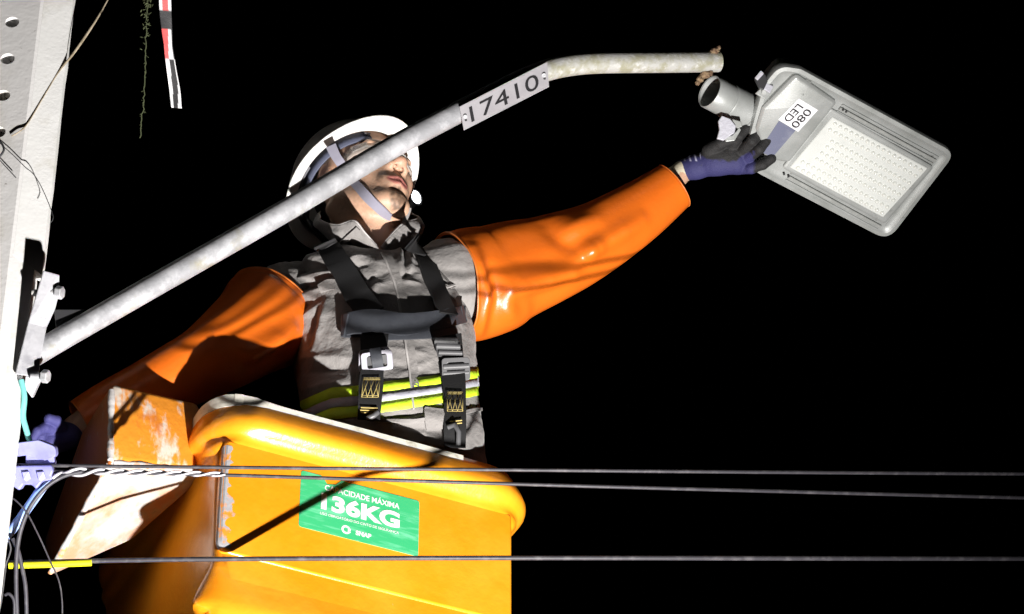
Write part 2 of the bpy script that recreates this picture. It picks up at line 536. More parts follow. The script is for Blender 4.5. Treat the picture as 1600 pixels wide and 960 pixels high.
# mounting flat, gusset, bolts
# the flat bar lies edge-on to the pole: an outline with its own thickness
bar = [V(68, 423, -395), V(93, 430, -390), V(92, 462, -398), V(86, 484, -405), V(73, 512, -420), V(66, 545, -440), V(60, 590, -462), V(24, 585, -470), V(44, 505, -430)]
prism('mounting_flat', bar, FW * .008 + RT * -.002, M_steelw, arm, bev=.0015)
prism('gusset', [V(84, 484, -392), V(132, 484, -380), V(88, 520, -398)], FW * .006, M_dark, arm, bev=.001)
prism('lower_lug', [V(40, 588, -466), V(66, 590, -462), V(60, 600, -462), V(50, 622, -470), V(38, 606, -470)], FW * .02, M_steelw, arm, bev=.001)
for (x, y, z, sx) in [(88, 457, -398, 38), (66, 588, -470, 18)]:
    cyl('bolt', V(x - sx, y + 1, z), V(x + 2, y, z), px(5.5, z), M_galv, arm, 14)
    hexbolt('bolt_head', V(x, y, z), V(x + 10, y + 1, z - 3) - V(x, y, z), px(11, z), px(11, z), M_galv, arm)

# ------------------------------------------------------------------ number plate on the arm
zc = arm_z(790)
o_ = V(725, 204, arm_z(725) - 26); tr_ = V(855, 97, arm_z(855) - 22); br_ = V(858, 136, arm_z(858) - 26); tl_ = V(718, 167, arm_z(718) - 22)
plate = thing('number_plate', o_, 'grey plate numbered 17410 tied along the lamp arm', 'number plate')
nx = unit(br_ - o_); ny = tl_ - o_; ny = unit(ny - nx * (ny @ nx)); nn = np.cross(nx, ny)
if nn @ FW > 0: nn = -nn
W_ = np.linalg.norm(br_ - o_); H_ = abs((tl_ - o_) @ ny)
shear = (tl_ - o_) @ nx
prism('sheet', [o_, br_, tr_, tl_], -nn * .0012, M_plate, plate, bev=.0003)
pn = unit(np.cross(br_ - o_, tl_ - o_));
if pn @ FW > 0: pn = -pn
ydir = tl_ - o_; yd = unit(ydir)
text('digits', '17410', o_ + nx * (W_ * .095) + yd * (H_ * .17) + pn * .0006, nx, yd, H_ * .66, M_ink, plate, width=W_ * .80, bold=.0)
for (x, y) in [(727, 183), (850, 118)]:
    cyl('tie_rivet', V(x, y, arm_z(x) - 27), V(x, y, arm_z(x) - 20), px(3.4), M_galv, plate, 10)
    cyl('rivet_hole', V(x + 1, y + 5, arm_z(x) - 26), V(x + 1, y + 5, arm_z(x) - 22), px(2), M_ink, plate, 10)

# ------------------------------------------------------------------ LED street lamp in the worker's hand
LZ = 235
ex_ = np.array([242, 127, 130.]); ey_ = np.array([-105, 123, 75.])
LO = V(1335, 238, LZ)
to_w = lambda q: RT * q[0] / S - UP * q[1] / S + FW * q[2] / S
LX = unit(to_w(ex_)); LYt = to_w(ey_); LY = unit(LYt - LX * (LYt @ LX)); LN = np.cross(LX, LY)
if LN @ FW > 0: LN = -LN      # LN points to the viewer (the lamp's underside)
lum = thing('street_lamp_head', LO, 'grey LED street lamp head held up by the gloved hand', 'street lamp')


def lp(x, y, h=0.0):
    """photo pixel on the lamp's underside plane, raised by h metres"""
    return on_plane(x, y, LO + LN * h, LN)


def lloc(P):
    q = P - LO; return np.array([q @ LX, q @ LY])


def round_poly(pts, rad, seg=6):
    """round the corners of a 2-D polygon"""
    out = []; n = len(pts)
    for i in range(n):
        p = np.array(pts[i]); a = np.array(pts[i - 1]); b = np.array(pts[(i + 1) % n]); r = rad[i] if not np.isscalar(rad) else rad
        if r <= 0: out.append(p); continue
        da = unit(a - p); db = unit(b - p); ang = math.acos(np.clip(da @ db, -1, 1)); t = min(r / math.tan(ang / 2), .48 * np.linalg.norm(a - p), .48 * np.linalg.norm(b - p))
        p0, p1 = p + da * t, p + db * t
        for s in np.linspace(0, 1, seg + 1):
            out.append((1 - s) ** 2 * p0 + 2 * s * (1 - s) * p + s * s * p1)
    return out


def l2w(q, h=0.0):
    return LO + LX * q[0] + LY * q[1] + LN * h


def loft2d(name, levels, m, parent, close_first=True, close_last=True, sharp=40):
    """levels = list of (polygon of 2-D points, height), same point count"""
    vs = []; n = len(levels[0][0])
    for poly, h in levels: vs += [l2w(q, h) for q in poly]
    fs = []
    for i in range(len(levels) - 1):
        for k in range(n):
            k2 = (k + 1) % n; fs.append((i * n + k, i * n + k2, (i + 1) * n + k2, (i + 1) * n + k))
    if close_first: fs.append(tuple(range(n))[::-1])
    if close_last: fs.append(tuple((len(levels) - 1) * n + k for k in range(n)))
    return mesh(name, vs, fs, m, parent, sharp=sharp)


def inset(poly, d):
    P = np.array(poly); n = len(P); out = []
    area = .5 * sum(P[i][0] * P[(i + 1) % n][1] - P[(i + 1) % n][0] * P[i][1] for i in range(n)); sg = 1 if area > 0 else -1
    for i in range(n):
        e0 = P[i] - P[i - 1]; e1 = P[(i + 1) % n] - P[i]
        n0 = unit([-e0[1], e0[0]]) if np.linalg.norm(e0) > 1e-9 else np.zeros(2); n1 = unit([-e1[1], e1[0]]) if np.linalg.norm(e1) > 1e-9 else np.zeros(2)
        b = n0 + n1; b = b / max(np.linalg.norm(b), 1e-6); c = max(b @ n0, .5)
        out.append(P[i] + sg * b * d / c)
    return out


hc = [lloc(lp(*q)) for q in [(1193, 133), (1218, 103), (1252, 108), (1494, 240), (1388, 378), (1176, 268), (1165, 235)]]
house = round_poly(hc, [.012, .05, .035, .03, .034, .06, .02], 7)
loft2d('housing', [(inset(house, .02), -.058), (inset(house, .008), -.05), (inset(house, .001), -.025), (house, -.008), (inset(house, .0015), -.0012), (inset(house, .010), 0), (inset(house, .0125), -.0015), (inset(house, .018), -.0045), (inset(house, .026), -.005)], M_alu, lum, sharp=35)
# raised rails along both long sides
for (a, b) in [((1312, 170), (1462, 252)), ((1232, 277), (1376, 355))]:
    A = lloc(lp(*a)); B = lloc(lp(*b)); d = unit(B - A); nr = np.array([-d[1], d[0]])
    for off, wd, hh in ((0, .0035, .0005), (.009, .002, -.0015), (-.009, .002, -.0015)):
        q = [A + nr * (off - wd), B + nr * (off - wd), B + nr * (off + wd), A + nr * (off + wd)]
        loft2d('rail', [(q, -.009), (q, hh), (inset(q, .0008), hh + .0008)], M_alud if off == 0 else M_alu, lum)
# gear tray cover and lens bezel
gc = [lloc(lp(*q)) for q in [(1190, 166), (1243, 113), (1307, 158), (1232, 252), (1196, 246), (1180, 200)]]
gear = round_poly(gc, [.006, .012, .01, .012, .012, .02], 5)
loft2d('gear_cover', [(gear, -.012), (gear, .004), (inset(gear, .004), .0085), (inset(gear, .007), .0095)], M_alu, lum)
bz = [lloc(lp(*q)) for q in [(1296, 168), (1459, 261), (1382, 350), (1222, 262)]]
bez = round_poly(bz, .008, 4)
loft2d('lens_bezel', [(bez, -.011), (bez, .001), (inset(bez, .003), .003), (inset(bez, .006), .003)], M_alu, lum)
lens_c = [lloc(lp(*q)) for q in [(1300, 181), (1449, 261), (1379, 338), (1233, 260)]]
pan = round_poly(lens_c, .003, 2)
lens = loft2d('lens_panel', [(pan, -.008), (pan, .0045), (inset(pan, .0015), .006)], M_lens, lum)
# LED domes: rows along the long side
P00, P10, P11, P01 = [np.array(q) for q in lens_c]
dv, df = lathe_geo([(0, 1.0), (.45, .92), (.8, .62), (1.0, .22), (1.02, .02)], np.zeros(3), np.array([0, 0, 1.0]), np.array([1.0, 0, 0]), np.array([0, 1.0, 0]), 10)
sv, sf = lathe_geo([(0, 1.0), (1, 1.0), (1.0, .02)], np.zeros(3), np.array([0, 0, 1.0]), np.array([1.0, 0, 0]), np.array([0, 1.0, 0]), 8)


def shared_mesh(name, vs, fs, m):
    me = bpy.data.meshes.new(name); me.from_pydata([tuple(q) for q in vs], [], fs); me.materials.append(m)
    for p in me.polygons: p.use_smooth = True
    return me


RM = Matrix(((LX[0], LY[0], LN[0]), (LX[1], LY[1], LN[1]), (LX[2], LY[2], LN[2])))
if RM.determinant() < 0: RM = Matrix(((LX[0], -LY[0], LN[0]), (LX[1], -LY[1], LN[1]), (LX[2], -LY[2], LN[2])))
dome_me = shared_mesh('led_lens', np.array(dv) * [.0045, .0045, .0056], df, M_led)
chip_me = shared_mesh('led_chip', np.array(sv) * [.0016, .0016, .0012], sf, M_ledchip)
rowv = [.07, .185, .33, .44, .56, .68, .82, .935]
for ri, rv in enumerate(rowv):
    for ci in range(17):
        cu = (.055 if ri in (0, 1, 6, 7) else .14) + (.955 - (.055 if ri in (0, 1, 6, 7) else .14)) * ci / 16
        q = (P00 * (1 - cu) + P10 * cu) * (1 - rv) + (P01 * (1 - cu) + P11 * cu) * rv
        for nm_, me_, h in (('led_lens', dome_me, .006),):
            o = bpy.data.objects.new(nm_, me_); COL.objects.link(o); o.parent = lens
            o.matrix_parent_inverse = Matrix.Identity(4)
            o.matrix_basis = Matrix.Translation(Vector(l2w(q, h))) @ RM.to_4x4()
# the label and the film below it
lab = [lloc(lp(*q, .0096)) for q in [(1248, 154), (1278, 172), (1247, 206), (1216, 187)]]
loft2d('white_label', [(lab, .0096), (lab, .0103)], M_label, lum)
film = [lloc(lp(*q, .0096)) for q in [(1217, 189), (1243, 204), (1207, 246), (1186, 236)]]
loft2d('bluish_film', [(film, .0096), (film, .0101)], M_film, lum)
La = [np.array(q) for q in lab]
rd = unit(La[3] - La[0]); ld_ = unit(La[1] - La[0])         # reading direction and glyph-up direction
w_len = np.linalg.norm(La[3] - La[0]); u_len = np.linalg.norm(La[1] - La[0])
RX = LX * rd[0] + LY * rd[1]; RU = LX * ld_[0] + LY * ld_[1]; RU = unit(RU - RX * (RU @ RX))
nrm_txt = np.cross(RX, RU); sgn = 1 if nrm_txt @ LN > 0 else -1
b0 = l2w(La[0], .0106)
text('label_text', 'LED', b0 + RX * w_len * .16 + RU * u_len * .12, RX, RU, u_len * .33, M_ink, lum, width=w_len * .72, bold=.006)
text('label_text', '080', b0 + RX * w_len * .12 + RU * u_len * .56, RX, RU, u_len * .33, M_ink, lum, width=w_len * .80, bold=.006)
# screws
for (x, y) in [(1317, 171.5), (1322, 174.5), (1225, 272), (1232, 275.5)]:
    P = lp(x, y, .001); cyl('screw', P, P + LN * .0015, px(2.0), M_ink, lum, 10)
# rim lug
P = lp(1262, 131, -.004); cyl('hinge_pin', P, lp(1252, 148, .006), px(4.5), M_alu, lum, 12); lump('hinge_lug', lp(1259, 127, -.004), px(8), M_alud, lum, 2, (1, .8, .8))
# spigot tube
sA = V(1109, 143, LZ - 62); sB = V(1206, 194, LZ + 8)
ax, u, v = frame_of(sB - sA); Ls = np.linalg.norm(sB - sA); r0 = px(27.0, LZ)
prof = [(Ls * .28, r0 * .86), (0, r0 * .88), (-.001, r0 * .95), (.002, r0 * 1.0), (Ls * .27, r0 * 1.0), (Ls * .275, r0 * 1.035), (Ls * .285, r0 * 1.05), (Ls * .30, r0 * 1.05), (Ls * .55, r0 * 1.09), (Ls * .56, r0 * 1.05), (Ls * .575, r0 * 1.05), (Ls * .585, r0 * 1.14), (Ls * .75, r0 * 1.18), (Ls * 1.1, r0 * 1.25)]
sv_, sf_ = lathe_geo(prof, sA, ax, u, v, 40)
# inner plug closes the tube
n1 = len(sv_); sv_.append(sA + ax * Ls * .28); sf_ += [(k, (k + 1) % 40, n1) for k in range(40)]
mesh('spigot', sv_, sf_, M_alu, lum, sharp=35)
# latches
def latch(pts, z, t, m, name='latch'):
    return prism(name, [V(x, y, z) for x, y in pts], FW * t, m, lum, bev=.0015)


latch([(1128, 181), (1141, 186), (1150, 197), (1148, 208), (1138, 214), (1131, 220), (1120, 217), (1124, 203), (1122, 190)], LZ - 75, .018, M_latch)
latch([(1144, 186), (1158, 190), (1160, 198), (1152, 201), (1146, 194)], LZ - 70, .012, M_alud)
latch([(1132, 214), (1144, 212), (1150, 206), (1155, 199), (1158, 203), (1148, 220), (1134, 222)], LZ - 66, .012, M_alu)
latch([(1179, 124), (1189, 112), (1197, 118), (1200, 127), (1193, 141), (1186, 138)], LZ - 104, .016, M_dark)
latch([(1179, 122), (1189, 110), (1194, 115), (1184, 126)], LZ - 108, .006, M_latch)
latch([(1191, 138), (1197, 129), (1209, 135), (1203, 146)], LZ - 100, .01, M_latch)
latch([(1180, 146), (1200, 128), (1212, 136), (1196, 156)], LZ - 88, .012, M_alu)

# ------------------------------------------------------------------ aerial bucket
TH = math.radians(26)
BX = np.array([math.cos(TH), math.sin(TH), 0]); BN = np.array([math.sin(TH), -math.cos(TH), 0]); BZ = np.array([0, 0, 1.0])
BQ = V(330, 870, -460)
BD = -BN


def bk(s, t, z):
    return BQ + BX * s + BD * t + BZ * z


bucket = thing('aerial_bucket', bk(.29, .3, -.75), 'orange fibreglass aerial work bucket carrying the worker', 'work bucket')


def rrect(o, r, of=None, ol=None, seg=8, s0=0.0, s1=.584, t0=0.0, t1=.6):
    """rounded rectangle grown outward by o, counter-clockwise"""
    of = o if of is None else of; ol = o if ol is None else ol
    r = max(r + max(o, 0), .004); a0, a1, b0, b1 = s0 - ol, s1 + o, t0 - of, t1 + o; out = []
    for (cx, cy, st) in ((a1 - r, b1 - r, 0), (a0 + r, b1 - r, 90), (a0 + r, b0 + r, 180), (a1 - r, b0 + r, 270)):
        for k in range(seg + 1):
            t = math.radians(st + 90 * k / seg); out.append((cx + r * math.cos(t), cy + r * math.sin(t)))
    # extra points along the straight edges
    res = []
    for i in range(len(out)):
        p = np.array(out[i]); q = np.array(out[(i + 1) % len(out)]); res.append(p)
        if np.linalg.norm(q - p) > .2:
            for k in range(1, 16): res.append(p + (q - p) * k / 16)
    return res


# (outward offset, corner radius, height)
prof_b = [(-.012, .02, -.05), (-.012, .03, .318), (-.004, .05, .334), (.004, .05, .336), (.020, .055, .335), (.031, .06, .330), (.041, .06, .312), (.049, .06, .293), (.053, .06, .280), (.0515, .06, .270), (.045, .055, .262), (.036, .05, .256), (.0285, .045, .250), (.0235, .03, .242), (.0215, .02, .233), (.012, .014, .224), (.003, .012, .216), (0, .012, .205), (0, .012, .12), (0, .012, .0), (.001, .012, -.012), (.006, .014, -.030), (.018, .016, -.050), (.034, .018, -.075), (.047, .02, -.097), (.0485, .02, -.105), (.044, .02, -.111), (.02, .016, -.116), (.006, .012, -.121), (0, .012, -.16), (-.015, .012, -.40), (-.03, .02, -.72), (-.05, .03, -.76)]
FRONT_LOW = {0.0: .010, -.012: .017, -.030: .0205, -.050: .0235, -.075: .0285, -.097: .0325, -.105: .033, -.111: .033, -.116: .0325, -.121: .032, -.16: .024, -.40: .005}
vs, fs = [], []
for (o, r, z) in prof_b:
    R_ = rrect(o, r, of=FRONT_LOW.get(z), ol=(o * .62 if z > .21 and o > 0 else None)); n = len(R_)
    for i, q in enumerate(R_):
        if -.125 < z < -.005 and q[0] < 0: q = (q[0] * max(0.0, 1 - max(0.0, q[1] + .012) / .05), q[1])   # the foot ledge only turns the front corner
        P = bk(q[0], q[1], z)
        vs.append(P + BZ * .0015 * fbm(P, 9))
for i in range(len(prof_b) - 1):
    for k in range(n):
        fs.append((i * n + k, i * n + (k + 1) % n, (i + 1) * n + (k + 1) % n, (i + 1) * n + k))
fs.append(tuple((len(prof_b) - 1) * n + k for k in range(n))); fs.append(tuple(range(n))[::-1])
shell = mesh('shell', vs, fs, M_bucket, bucket, sharp=55)
# worn edge strip on top of the rim
lip = [q for q in rrect(.0375, .055, ol=.024) if q[1] < .10 and q[0] < .512 and q[0] < .5]
lip.sort(key=lambda q: (q[0] + (-(q[1]) if q[0] < .03 else 0)))
lp_ = smooth_path(np.array([(*q, 0) for q in lip]), 60)
vs, fs = [], []
for i, q in enumerate(lp_):
    d = .0035 + .0006 * fbm((q[0] * 30, 0, 0), 1); c_ = np.array([.3, .3]); dr = unit(c_ - q[:2]); dr = np.array([0, 1.0]) if q[0] > .06 else dr
    hgt = .0035 + .013 * math.exp(-(max(q[0], -.05) / .055) ** 2) + .0008 * fbm((q[0] * 12, 3, 0), 1)
    for a, z in ((0, .316), (0, .326 + hgt), (d, .3265 + hgt), (d, .316)):
        vs.append(bk(q[0] + dr[0] * a, q[1] + dr[1] * a, z))
n_ = len(lp_)
fs = [(4 * i + k, 4 * i + (k + 1) % 4, 4 * i + 4 + (k + 1) % 4, 4 * i + 4 + k) for i in range(n_ - 1) for k in range(4)] + [(0, 1, 2, 3), tuple(4 * (n_ - 1) + k for k in (3, 2, 1, 0))]
mesh('rim_strip', vs, fs, M_rim, bucket, sharp=40)
# raised front panel with rounded left edge
def face_panel(name, s0, s1, z0, z1, depth, r, m, parent, off=0.0, seg=6):
    pts = round_poly([(s0, z0), (s1, z0), (s1, z1), (s0, z1)], [r, .012, .012, .014], seg)
    lev = [(pts, -.004), (pts, depth - .006), (inset(pts, .002), depth - .002), (inset(pts, .006), depth)]
    vs, fs = [], []; n_ = len(pts)
    for poly, h in lev: vs += [bk(q[0], -h - off, q[1]) for q in poly]
    for i in range(len(lev) - 1):
        for k in range(n_): fs.append((i * n_ + k, i * n_ + (k + 1) % n_, (i + 1) * n_ + (k + 1) % n_, (i + 1) * n_ + k))
    fs.append(tuple((len(lev) - 1) * n_ + k for k in range(n_)))
    o = mesh(name, vs, fs, m, parent, sharp=70); o.data.polygons[len(fs) - 1].use_smooth = False
    return o


PD = .022
face_panel('front_panel', .004, .5815, .001, .240, PD, .03, M_bucket, bucket)
zs_ = np.linspace(.010, .226, 90); vs = []
for z in zs_:
    wd = .004 + .016 * max(0, .35 + fbm((0, 1.7, z), 45, 4)) ** 1.3
    lf = .0035 + max(0, .028 - z) ** 2 * 18
    vs += [bk(lf - .0006, -PD * .45, z), bk(lf + .0004, -PD + .004, z), bk(lf + .006, -PD - .0007, z), bk(lf + .006 + wd, -PD - .0007, z)]
fs = [(4 * i + k, 4 * i + k + 1, 4 * i + 5 + k, 4 * i + 4 + k) for i in range(89) for k in range(3)]
mesh('scuffed_edge', vs, fs, M_scuff, bucket, smooth=False)
# capacity label
PQ = bk(0, -PD - .0004, 0)
def fp(x, y, off=.0008):
    return on_plane(x, y, BQ + BN * (PD + off), BN)
lc = [fp(470, 735), fp(655, 783), fp(654, 868), fp(467, 825)]
s_, z_ = [(p - BQ) @ BX for p in lc], [(p - BQ) @ BZ for p in lc]
s0, s1, z0, z1 = (s_[0] + s_[3]) / 2, (s_[1] + s_[2]) / 2, (z_[2] + z_[3]) / 2, (z_[0] + z_[1]) / 2
lw, lh = s1 - s0, z1 - z0
lpts = round_poly([(s0, z0), (s1, z0), (s1, z1), (s0 + lw * .34, z1), (s0 + lw * .29, z1 - lh * .10), (s0 + lw * .22, z1 - lh * .13), (s0 + lw * .19, z1 - lh * .04), (s0 + lw * .165, z1), (s0, z1)], [.006, .006, .006, .002, .002, .001, .001, .001, .006], 4)
cap = prism('capacity_label', [bk(q[0], -PD - .0004, q[1]) for q in lpts], BN * .0006, M_green, bucket)
ft = lambda a, b: bk(s0 + lw * a, -PD - .0012, z0 + lh * b)
text('lettering', 'CAPACIDADE MÁXIMA', ft(.20, .755), BX, BZ, lh * .095, M_white, cap, width=lw * .63, bold=.02)
text('lettering', '136KG', ft(.175, .42), BX, BZ, lh * .26, M_white, cap, width=lw * .66, bold=.045)
text('lettering', 'USO OBRIGATÓRIO DO CINTO DE SEGURANÇA', ft(.17, .305), BX, BZ, lh * .045, M_white, cap, width=lw * .66, bold=.01)
text('lettering', 'SNAP', ft(.47, .105), BX, BZ, lh * .075, M_white, cap, width=lw * .13, bold=.045)
for kk, (rr, m_) in enumerate([(.075, M_white)]):
    c_ = ft(.39, .15)
    mesh('round_emblem', [c_ + (BX * math.cos(t) + BZ * math.sin(t)) * lh * rr * (1 if i % 2 == 0 else .55) for i, t in enumerate(np.repeat(np.linspace(.2, 5.9, 20), 2))],
         [(2 * i, 2 * i + 2, 2 * i + 3, 2 * i + 1) for i in range(19)], m_, cap, smooth=False)
    text('lettering', 'E', ft(.405, .115), BX, BZ, lh * .065, M_white, cap, bold=.05)
# second green label peeping up at the bottom of the picture
lc2 = [on_plane(440, 957, BQ + BN * .004, BN)]
s2, z2 = (lc2[0] - BQ) @ BX, (lc2[0] - BQ) @ BZ
prism('lower_label', [bk(s2, -.006, z2), bk(s2 + .22, -.005, z2), bk(s2 + .22, -.001, z2 - .1), bk(s2, -.001, z2 - .1)], BN * .003, M_green, bucket)

# box on the bucket's left side: worn orange front, chalky underside
A1, A2, A3, A4 = (174, 596, -345), (312, 628, -219), (333, 737, -291), (172, 722, -430)
B1, B2 = (71, 907, -312), (206, 846, -232)
bxv = [V(*q) for q in (A1, A2, A3, A4, B1, B2, (128, 672, -230), (250, 700, -100), (66, 850, -250), (128, 738, -300))]


def facet(name, quad, m, nu=24, nv=24, amp=.002, bulge=.012):
    a, b, c, d = [np.asarray(q) for q in quad]
    nn_ = unit(np.cross(b - a, d - a));
    if nn_ @ FW > 0: nn_ = -nn_
    vs = []
    for j in range(nv + 1):
        for i in range(nu + 1):
            uu, vv_ = i / nu, j / nv
            P = (a * (1 - uu) + b * uu) * (1 - vv_) + (d * (1 - uu) + c * uu) * vv_
            P = P + nn_ * (bulge * 16 * uu * (1 - uu) * vv_ * (1 - vv_) * .25 + amp * fbm(P, 14))
            vs.append(P)
    fs = [(j * (nu + 1) + i, j * (nu + 1) + i + 1, (j + 1) * (nu + 1) + i + 1, (j + 1) * (nu + 1) + i) for j in range(nv) for i in range(nu)]
    return mesh(name, vs, fs, m, None)


side_v = np.array(bxv)
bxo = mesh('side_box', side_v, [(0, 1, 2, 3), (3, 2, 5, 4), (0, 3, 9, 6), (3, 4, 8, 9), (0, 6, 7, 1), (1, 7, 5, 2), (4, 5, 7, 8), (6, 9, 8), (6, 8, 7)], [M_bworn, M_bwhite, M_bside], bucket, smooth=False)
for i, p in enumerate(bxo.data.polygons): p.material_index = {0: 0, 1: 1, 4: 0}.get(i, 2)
bevel(bxo, .014, 5, 20)
for p in bxo.data.polygons: p.use_smooth = True

for a_, b_ in ((A1, A4), (A4, A3), (A4, B1)):
    P = smooth_path(np.array([V(*a_), V(*b_)]), 44)[2:-2]; P = P[2:] if a_ is A1 else P; cb = np.mean(bxv, axis=0); inn = unit(cb - P[20])
    P = P + inn * .0068
    tube('worn_edge', P, [.0062 + .0028 * max(-.8, fbm(p, 40, 3)) for p in P], M_wedge, bucket, 8)

# ------------------------------------------------------------------ the worker
person = thing('person', bk(.33, .28, -.74), 'worker in white hard hat, grey jacket and orange rubber sleeves reaching up to the lamp', 'person')

# ---- head in its own centimetre frame (f forward, l to his left, u up), turned up towards the lamp
HK = 9.1
hf = np.array([.622, -.63, -.467]); hl = np.array([.773, .4, .493]); hu = np.array([-.127, -.67, .731])
hf = unit(hf); hl = unit(hl - hf * (hl @ hf)); hu = unit(hu - hf * (hu @ hf) - hl * (hu @ hl))
HC = (567, 297, 190)
HS = HK / 100 / S * 100 / 100 * (D0 + 190 / S) / D0
hW = [unit(to_w(q)) for q in (hf, hl, hu)]
HO = V(*HC)
CM = HK * (D0 + 190 / S) / FPX


def hw(p, head_rot=None):
    p = np.asarray(p, float)
    return HO + CM * (p[..., 0:1] * hW[0] + p[..., 1:2] * hW[1] + p[..., 2:3] * hW[2])


def h_of(P):
    q = (np.asarray(P) - HO) / CM
    return np.stack([q @ hW[0], q @ hW[1], q @ hW[2]], -1)


neck_base = h_of(V(580, 404, 128))
neck_top = np.array([-.9, 0, -4.8])


def head_sdf(p):
    a = p.copy(); a[:, 1] = np.abs(a[:, 1])       # mirrored
    d = s_ell(p, (-.8, 0, 3.2), (9.4, 7.5, 8.6))
    d = smin(d, s_ell(p, (2.6, 0, -3.2), (6.3, 5.75, 7.8)), 2.2)
    d = smin(d, s_caps(a, (0, 5.2, -6.2), (6.4, 2.0, -10.3), 1.7, 1.6), 2.0)
    d = smin(d, s_ell(p, (7.0, 0, -10.3), (2.0, 2.2, 1.7)), 1.4)
    d = smin(d, s_ell(a, (5.5, 3.7, -2.0), (2.1, 1.8, 2.0)), 1.6)      # cheekbone
    d = smin(d, s_caps(a, (7.5, 3.9, 2.0), (8.2, .8, 1.9), .9, 1.0), 1.2)  # brow
    # eye socket and lids
    d = -smin(-d, s_ell(a, (8.6, 3.2, .6), (1.5, 1.7, 1.1)), .8)
    d = smin(d, s_ell(a, (6.9, 3.2, .5), (1.35, 1.5, 1.2)), .35)
    # nose
    n = s_caps(p, (8.0, 0, 1.4), (9.9, 0, -2.3), .75, 1.05)
    n = smin(n, s_ell(p, (10.1, 0, -2.9), (1.25, 1.2, 1.05)), .6)
    n = smin(n, s_ell(a, (9.0, 1.35, -3.5), (1.15, .8, .85)), .5)
    d = smin(d, n, .8)
    d = -smin(-d, s_caps(a, (9.75, .62, -4.35), (9.0, .75, -3.2), .42, .3), .25)
    # mouth: bulge, lips, parting line
    d = smin(d, s_ell(p, (7.6, 0, -6.9), (1.6, 2.9, 2.2)), 1.2)
    d = smin(d, s_caps(a, (9.05, .3, -6.35), (7.75, 2.5, -6.9), .55, .32), .45)
    d = smin(d, s_caps(a, (8.85, 0, -7.65), (7.7, 2.2, -7.3), .68, .34), .4)
    d = -smin(-d, s_caps(a, (9.75, 0, -6.98), (8.0, 2.7, -7.05), .16, .13), .22)
    d = -smin(-d, s_caps(a, (9.1, 0, -8.75), (8.6, 1.2, -8.8), .45, .3), .7)   # dip under the lower lip
    # ear
    e = s_ell(a, (-.9, 7.5, -.2), (1.8, .75, 3.1)); e = -smin(-e, s_ell(a, (-.5, 8.2, .1), (1.0, .55, 1.9)), .3)
    d = smin(d, e, .5)
    # neck with the two tendons and the throat
    d = smin(d, s_caps(p, neck_top, neck_base, 5.6, 6.4), 2.0)
    d = smin(d, s_caps(a * [1, 1, 1], (-2.0, 5.6, -7), (neck_base[0] + 3.4, 1.6, neck_base[2]), 1.2, 1.5), 1.5)
    d = smin(d, s_ell(p, (neck_top + (neck_base - neck_top) * .45) + np.array([4.4, 0, 0]), (1.5, 1.3, 1.8)), 1.6)
    return d


hv, hfc = surface_nets(head_sdf, (-14, -10.5, -24), (13, 10.5, 13.5), .25)
HV = hw(hv)
# ---- torso axis
tu = np.array([0, -.805, .593]); tf = np.array([0, -.593, -.805]); tr = np.array([1.0, 0, 0])
psi = math.radians(9)
tF = math.cos(psi) * tf + math.sin(psi) * tr; tR = math.cos(psi) * tr - math.sin(psi) * tf
rings = np.array([  # h, cx, cy, cz, a, b   (photo pixels)
    (-260, 640, 975, -60, 150, 86), (-60, 632, 800, -104, 142, 92), (0, 626, 747, -116, 139, 95), (60, 618, 695, -94, 138, 98), (120, 611, 645, -50, 139, 102), (200, 601, 577, 0, 143, 108), (270, 593, 516, 45, 146, 104), (320, 587, 469, 69, 142, 93), (350, 583, 439, 83, 124, 82), (372, 581, 414, 93, 97, 70), (392, 579, 393, 108, 70, 62)], float)


def ring_at(h):
    return [np.interp(h, rings[:, 0], rings[:, i]) for i in range(1, 6)]


def torso_pt(al, h, grow=0.0):
    cx, cy, cz, a, b = ring_at(h); e = 2 / 2.25
    ca, sa = math.cos(al), math.sin(al)
    ca = math.copysign(abs(ca) ** e, ca); sa = math.copysign(abs(sa) ** e, sa)
    dip = max(0, h - 325) * .62 * max(0, math.sin(al)) ** 1.5
    return np.array([cx, cy, cz]) + (a + grow) * ca * tR + (b + grow) * sa * tF - tu * dip * np.array([1, -1, 1]) * np.array([1, -1, 1])


# ---- body: one continuous mesh (head, neck, trunk, arms, legs) fused by a voxel remesh
parts = [(HV, hfc)]


def add_caps(pts, rads):
    P = smooth_path(np.array(pts, float), 14); r = np.interp(np.linspace(0, 1, 14), np.linspace(0, 1, len(rads)), rads)
    a, b = tube_geo(np.array([V(*q) for q in P]), [x / S for x in r], 20, True)
    parts.append((np.array(a), b))


T = lambda h, dx=0, dz=0: (ring_at(h)[0] + dx, ring_at(h)[1], ring_at(h)[2] + dz)
add_caps([T(-60), T(120), T(270), T(340), (578, 402, 155)], [95, 90, 92, 74, 46])
add_caps([T(320, -80), (430, 494, 36), (330, 562, -122), (170, 640, -188), (110, 675, -210)], [52, 46, 36, 27, 20])
add_caps([T(320, 90), (730, 446, 128), (860, 402, 165), (1000, 325, 215), (1072, 263, 250)], [52, 46, 36, 26, 17])
for dx in (-55, 60):
    add_caps([T(-60, dx), (640 + dx, 1080, -150), (645 + dx, 1400, -380)], [62, 54, 40])
bv, bf = [], []
for a, b in parts:
    o = len(bv); bv += list(a); bf += [tuple(int(i) + o for i in f) for f in b]
body = mesh('body', bv, bf, M_skin, None)
rm = body.modifiers.new('r', 'REMESH'); rm.mode = 'VOXEL'; rm.voxel_size = .0027; rm.use_smooth_shade = True
bpy.context.view_layer.update()
nm = bpy.data.meshes.new_from_object(body.evaluated_get(bpy.context.evaluated_depsgraph_get()))
bpy.data.objects.remove(body)
body = bpy.data.objects.new('body', nm); finish(body, person)
